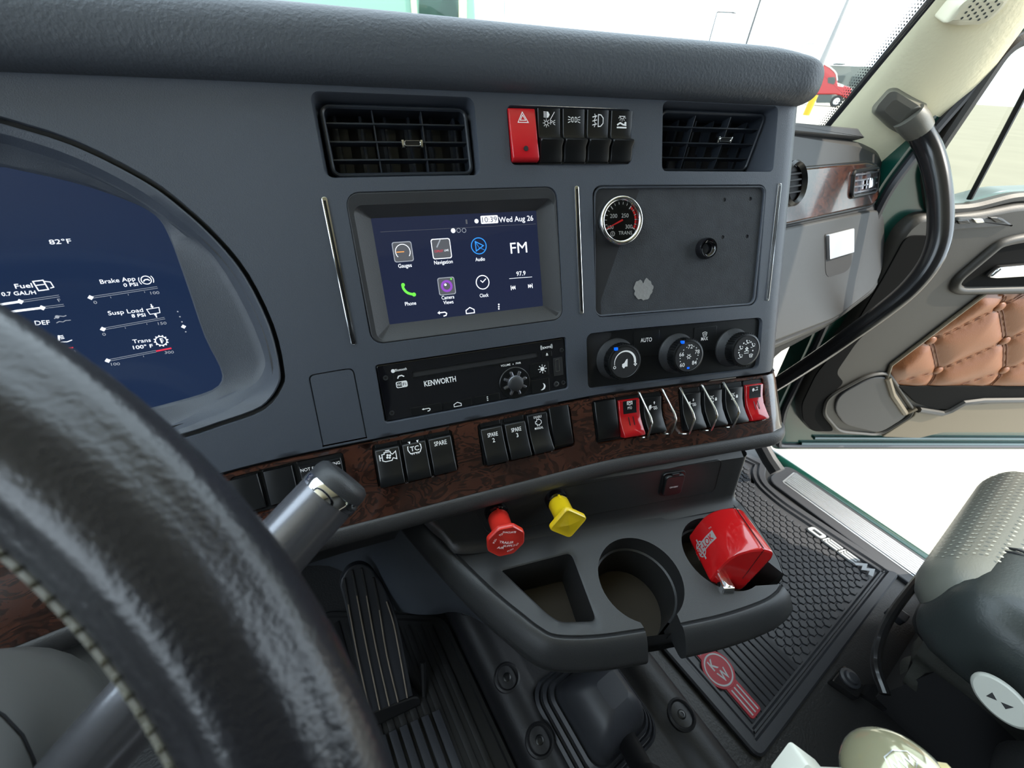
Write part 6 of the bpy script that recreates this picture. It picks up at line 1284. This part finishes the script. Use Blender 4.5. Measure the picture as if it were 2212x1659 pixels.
m=M(); m.add([(.0+x,y,z) for x,y,z in ((.13,.25,-.45),(.42,.14,-.45),(.42,.40,-.95),(.13,.45,-.95),(.13,.50,-.45),(.42,.42,-.45),(.42,.50,-.95),(.13,.52,-.95))],[(0,1,2,3),(0,3,7,4),(1,5,6,2)]); build('centre_pedestal',m,'rubber_black',ud)
# ================= steering wheel, column, stalk =================
WC=V(-.266,.031,-.144); tau=.69; RW=.235; rw=.018
e1=V(1,0,0);e2=V(0,math.cos(tau),math.sin(tau)); wn=np.cross(e1,e2)
FW=Frame(WC,e1,e2); sw=thing('steering_wheel','thick black leather steering wheel rim with stitched inner seam, blurred in the foreground','steering wheel',FW)
m=M(); n=150; L=[]
def rimr(b): return rw*(1+.04*math.cos(2*b+.6)-.10*math.exp(-((b-2.35)/.30)**2)-.06*math.exp(-((b-.9)/.25)**2))
for i in range(n+1):
    a=2*math.pi*i/n; L.append([((RW+rimr(b)*math.cos(b))*math.cos(a),(RW+rimr(b)*math.cos(b))*math.sin(a),rimr(b)*math.sin(b)) for b in [2*math.pi*k/48 for k in range(48)]])
m.loft(L,False,False); pt('rim',m,'leather_wheel',sw,sharp=80)
m=M(); b=2.95
pth=[((RW+rw*1.02*math.cos(b))*math.cos(a),(RW+rw*1.02*math.cos(b))*math.sin(a),rw*1.02*math.sin(b)) for a in np.linspace(0,2*math.pi,360,endpoint=False)]
m.tube(pth,.0020,8,closed=True); m2=M(); 
for k in range(300):
    a=2*math.pi*k/300; bb=b; c0=lambda bb_,aa:((RW+rw*1.07*math.cos(bb_))*math.cos(aa),(RW+rw*1.07*math.cos(bb_))*math.sin(aa),rw*1.07*math.sin(bb_)); m.tube([c0(b-.16,a),c0(b,a+.006),c0(b+.14,a+.012)],.0007,5)
o=pt('seam_stitching',m,'stitch',sw); o['kind']='stuff'
m=M(); m.lathe([(.088,-.035),(.092,-.01),(.086,.012),(.06,.024),(.02,.028)],48); pt('hub_pad',m,'column_grey',sw,sharp=60)
for a in (200,-20): 
    ca,sa=math.cos(R_(a)),math.sin(R_(a)); P=[(r_*ca,r_*sa,z) for r_,z in ((.07,-.012),(.13,-.018),(.19,-.012),(RW-.006,-.004))]; m=M(); m.tube(P,lambda s:.026-.008*s,12,prof=[(math.cos(t),.42*math.sin(t)) for t in np.arange(0,6.28,.4)]); pt('spoke',m,'stalk_grey',sw,sharp=80)
# column
cbase=WC-wn*.05
col=thing('steering_column','grey steering column shroud below the wheel, bottom left corner','steering column',Frame(WC-wn*.2,e1,e2))
m=M(); L=[]
for h_,r_ in ((-.045,.052),(-.060,.066),(-.12,.072),(-.20,.074),(-.26,.076),(-.30,.066),(-.32,.05),(-.46,.046)):
    L.append([WC+wn*h_+e1*r_*math.cos(t)*1.05+e2*r_*math.sin(t) for t in np.arange(0,6.283,.2)])
m.loft(L,False,True); build('column_shroud',m,'column_grey',col,sharp=50)
m=M(); L=[[WC+wn*h_+e1*(r_*math.cos(t))*1.05+e2*r_*math.sin(t) for t in np.arange(0,6.283,.2)] for h_,r_ in ((-.205,.0752),(-.207,.0752))]; m.loft(L,False,False); build('shroud_seam',m,'black_matte',col)
# control stalk
tip=atd(722,1057,.272); root=V(-.215,.13,-.325); ax=unit(tip-root); FS=Frame(root,unit(np.cross(V(0,0,1),ax)),None,ax); Ls=np.linalg.norm(tip-root)
sk=thing('control_stalk','thick silver-grey column control stalk with chrome ring and flat dark end cap','stalk',FS)
r0=.0205
def lo_(r,z,k=1.0,off=0): return [(r*math.cos(t)+off,r*math.sin(t)*k,z) for t in np.arange(0,6.283,.157)]
m=M(); m.loft([lo_(r0*.75,0),lo_(r0*.9,.05),lo_(r0,.10),lo_(r0,Ls-.004)]); pt('grip_sleeve',m,'stalk_grey',sk,sharp=60)
m=M(); m.loft([lo_(r0*1.015,Ls-.006),lo_(r0*1.03,Ls-.004),lo_(r0*1.03,Ls-.001),lo_(r0*1.0,Ls+.001)],False,False); pt('chrome_ring',m,'chrome',sk)
m=M(); m.loft([lo_(r0*1.0,Ls),lo_(r0*1.01,Ls+.006),lo_(r0*.95,Ls+.010),lo_(r0*.80,Ls+.012)]); pt('end_cap',m,'dash_dark',sk,sharp=50)
# ================= passenger seat =================
SX0,SX1,SY0,SY1,SZ=.70,1.19,-.130,-.70,-.56
seat=thing('passenger_seat','dark leather passenger seat cushion with perforated sunlit top','seat',Frame((.8,-.4,-1.0),(1,0,0),(0,1,0)))
def cush(x0,x1,y1,y0,z0,z1,r,name,mt,crown=.02,n=14,sharp=80):
    """rounded cushion: superellipse box with a crowned top"""
    m=M(); cx,cy,cz=(x0+x1)/2,(y0+y1)/2,(z0+z1)/2; hx,hy,hz=(x1-x0)/2,(y0-y1)/2,(z1-z0)/2
    b=bmesh.new(); bmesh.ops.create_cube(b,size=2); bmesh.ops.subdivide_edges(b,edges=b.edges,cuts=n,use_grid_fill=True); b.verts.ensure_lookup_table()
    for v in b.verts:
        p=np.array(v.co)*V(hx,hy,hz); q=np.clip(p,-V(hx-r,hy-r,hz-r),V(hx-r,hy-r,hz-r)); d_=p-q; l=np.linalg.norm(d_)
        if l>1e-9: p=q+d_/l*r
        if v.co.z>.5: p[2]+=crown*(1-min(1,abs(v.co.x))**2)*(1-min(1,abs(v.co.y))**2)
        v.co=(p[0]+cx,p[1]+cy,p[2]+cz)
    m.v=[tuple(v.co) for v in b.verts]; m.f=[tuple(v.index for v in f.verts) for f in b.faces]; b.free()
    return build(name,m,mt,seat,sharp=sharp)
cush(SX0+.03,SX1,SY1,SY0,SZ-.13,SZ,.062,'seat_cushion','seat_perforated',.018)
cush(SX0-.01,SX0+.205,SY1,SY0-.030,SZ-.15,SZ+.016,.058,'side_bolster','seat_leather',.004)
m=M(); rr_=[]
XA=SX0+.03; bcx,bcy,bcz=(XA+SX1)/2,(SY0+SY1)/2,SZ-.065; bh=V((SX1-XA)/2,(SY0-SY1)/2,.065)
def cmap(a,b,top):   # a across, b along the cushion skin (top face, then down the front)
    c=V(a,b,1.0) if top else V(a,1.0,b); r=.062; p=c*bh; q=np.clip(p,-(bh-r),bh-r); d_=p-q; l=np.linalg.norm(d_)
    if l>1e-9: p=q+d_/l*r
    if top: p[2]+=.018*(1-a*a)*(1-b*b)
    return p+V(bcx,bcy,bcz)
for top in (1,0):
    for i_ in range(-12,24):
        for j_ in range(0,36 if top else 9):
            a=(i_+.5*(j_%2))*.058; b=(.985-j_*.052) if top else (.95-j_*.21)
            if not(-.62+(0 if top else -.3)<a<.97) or b<-.9: continue
            p=cmap(a,b,top); t1=unit(cmap(a+.01,b,top)-p); t2=cmap(a,b+.01,top)-p; t2=unit(t2-(t2@t1)*t1); n_=np.cross(t1,t2); n_=n_ if n_[2]-n_[1]*-1>0 or top else -n_
            if top and n_[2]<0: n_=-n_
            if not top and n_[1]<0: n_=-n_
            b0=len(m.v); m.v+=[tuple(p+n_*.0012+.0020*(math.cos(q_)*t1+math.sin(q_)*t2)) for q_ in np.arange(0,6.2,.785)]; m.f.append(tuple(range(b0,len(m.v))))
perf=build('perforation',m,'seat_dots',seat,fix=0); perf['kind']='stuff'
m=M(); pa=[V(SX0+.150,SY0-.04,SZ-.02),V(SX0+.158,SY0-.07,SZ+.010),V(SX0+.162,SY0-.2,SZ+.018),V(SX0+.162,SY0-.5,SZ+.018)]
for o_ in (0,.011): m.tube([p+V(o_,0,.001) for p in smooth(pa,5)],.0022,6)
build('top_stitching',m,'seat_dark',seat)
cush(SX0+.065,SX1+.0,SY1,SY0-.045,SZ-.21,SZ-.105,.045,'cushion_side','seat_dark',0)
# skirt with folds, side cover, plinth
m=M()
def skirt(t,z):
    # t along the perimeter: front edge right->left, then left side going back
    k=(z+.96)/.28; fold=.010*math.sin(t*46)*(1-k)+.012*math.sin(z*60)
    if t<.5: x=SX1-.02-(SX1-SX0-.06)*t/.5; y=SY0-.06+fold
    else: x=SX0+.04+fold; y=SY0-.05-.55*(t-.5)/.5
    return V(x+.085*(1-k),y-.085*(1-k),z)
m.grid(skirt,np.linspace(0,1,80),np.linspace(-.96,-.66,14)); build('seat_skirt',m,'seat_cloth',seat,sharp=80)
sy=SX0-.022; Fs=Frame((sy,SY0-.3,-.72),(0,-1,0),(0,0,1)); 
m=M(); m.prism(rpoly([(-.10,.05),(-.12,-.03),(-.03,-.12),(.4,-.12),(.4,.08),(-.02,.07)],.04),-.02,.022,.016,T=lambda p:Fs.pt(*p)); build('side_cover',m,'seat_dark',seat,sharp=50)
# grey lever knob
kc=ray(2162,1512); kc=kc*((sy-.045)/kc[0]); nl=unit(-kc*.6+V(-.6,.15,.35)*np.linalg.norm(kc)); ul=unit(np.cross(V(0,0,1),nl)); FK=Frame(kc,ul,None,nl)
oo=lambda s,h:[(x*s,y*s,h) for x,y in [(-.030*math.cos(t),.020*math.sin(t)) for t in np.arange(0,6.283,.16)]]
m=M(); m.loft([oo(.9,-.02),oo(1.0,-.014),oo(1.0,.002),oo(.96,.006),oo(.88,.0075)],T=lambda p:FK.pt(*p)); kb=build('adjuster_knob',m,'lever_grey',seat,sharp=50)
si=np.array(seat.matrix_world.inverted()); m=M()
for sg in (-1,1): m.poly([(sg*.001,sg*.001-.002),(sg*.009,sg*.003+.003),(sg*.008,sg*.003-.006)],.0078,T=lambda p:tuple((si@np.append(FK.pt(*p),1))[:3]))
o=pt('knob_arrows',m,'black_matte',seat,fix=0); o.parent=kb
# slide bar and bracket
bar=thing('slide_bar','glossy black bent metal seat adjuster bar in front of the seat','bar',Frame(atd(1930,1380,.78),(1,0,0),(0,1,0)))
m=M(); m.tube(smooth([atd(*p) for p in ((1912,1500,.70),(1893,1440,.73),(1900,1385,.77),(1925,1330,.80),(1975,1262,.85),(2006,1228,.88),(2030,1198,.91),(2040,1204,.90),(2032,1238,.87),(2008,1272,.84),(1992,1292,.83))],5),.0085,10); build('bent_bar',m,'grab_black',bar)
m=M(); fb=lambda *pts:[tuple(Fl.px(*cS(*p),.05)) for p in pts]; m.prism(rpoly(fb((1225,1385),(1270,1340),(1390,1430),(1350,1480)),.006),FZ+.03,FZ+.05,.003); build('latch_tab',m,'rubber',bar)
br_=thing('floor_bracket','black bolted seat mounting bracket on the floor behind the passenger mat','bracket',Frame(Fl.P(*cF(1240,440),.02),(1,0,0),(0,1,0)))
fb=lambda h,*pts:[tuple(Fl.px(*cF(*p),h)) for p in pts]
m=M(); m.prism(rpoly(fb(.02,(1145,435),(1215,348),(1335,470),(1300,540)),.006),FZ+.0,FZ+.020,.003); m.prism(fb(.012,(1300,500),(1340,455),(1480,470),(1450,600)),FZ,FZ+.012); build('bracket_plate',m,'grab_black',br_)
b_=fb(.02,(1245,425))[0]; m=M(); m.lathe([(.019,FZ+.018),(.019,FZ+.024),(.014,FZ+.026),(.012,FZ+.032),(.008,FZ+.034)],20,*b_); build('bolt',m,'rubber',br_)
m=M(); m.box(.80,-.60,FZ,1.10,-.26,FZ+.10,.01); build('seat_plinth',m,'black_matte',seat)
cush(SX0+.04,SX1-.03,-.88,-.66,-.50,.25,.09,'backrest','seat_leather',0)
m=M(); m.box(SX0+.08,-.66,-.96,SX1-.03,-.25,-.60,.01); build('seat_core',m,'black_matte',seat)
# ================= cab shell behind and above the camera =================
m=M(); m.box(-1.2,-1.35,.86,1.18,.34,.90,.01); o=build('ceiling',m,'pillar_smooth'); structure(o)
m=M(); m.box(-1.2,-1.40,-1.0,1.25,-1.35,.90); o=build('wall_back',m,'door_grey'); structure(o)
m=M(); m.box(-1.25,-1.35,-1.0,-1.14,.84,-.10); m.box(-1.25,-1.35,-.1,-1.2,-.75,.9); m.box(-1.25,.35,-.1,-1.2,.55,.9); o=build('wall_left',m,'door_grey'); structure(o)
m=M(); m.box(1.20,-1.35,-1.0,1.25,-.80,.9); m.box(1.215,.44,-1.0,1.235,.80,-.30); m.box(1.13,-1.35,.60,1.24,.12,.9); o=build('wall_right',m,'door_grey'); structure(o)
pass
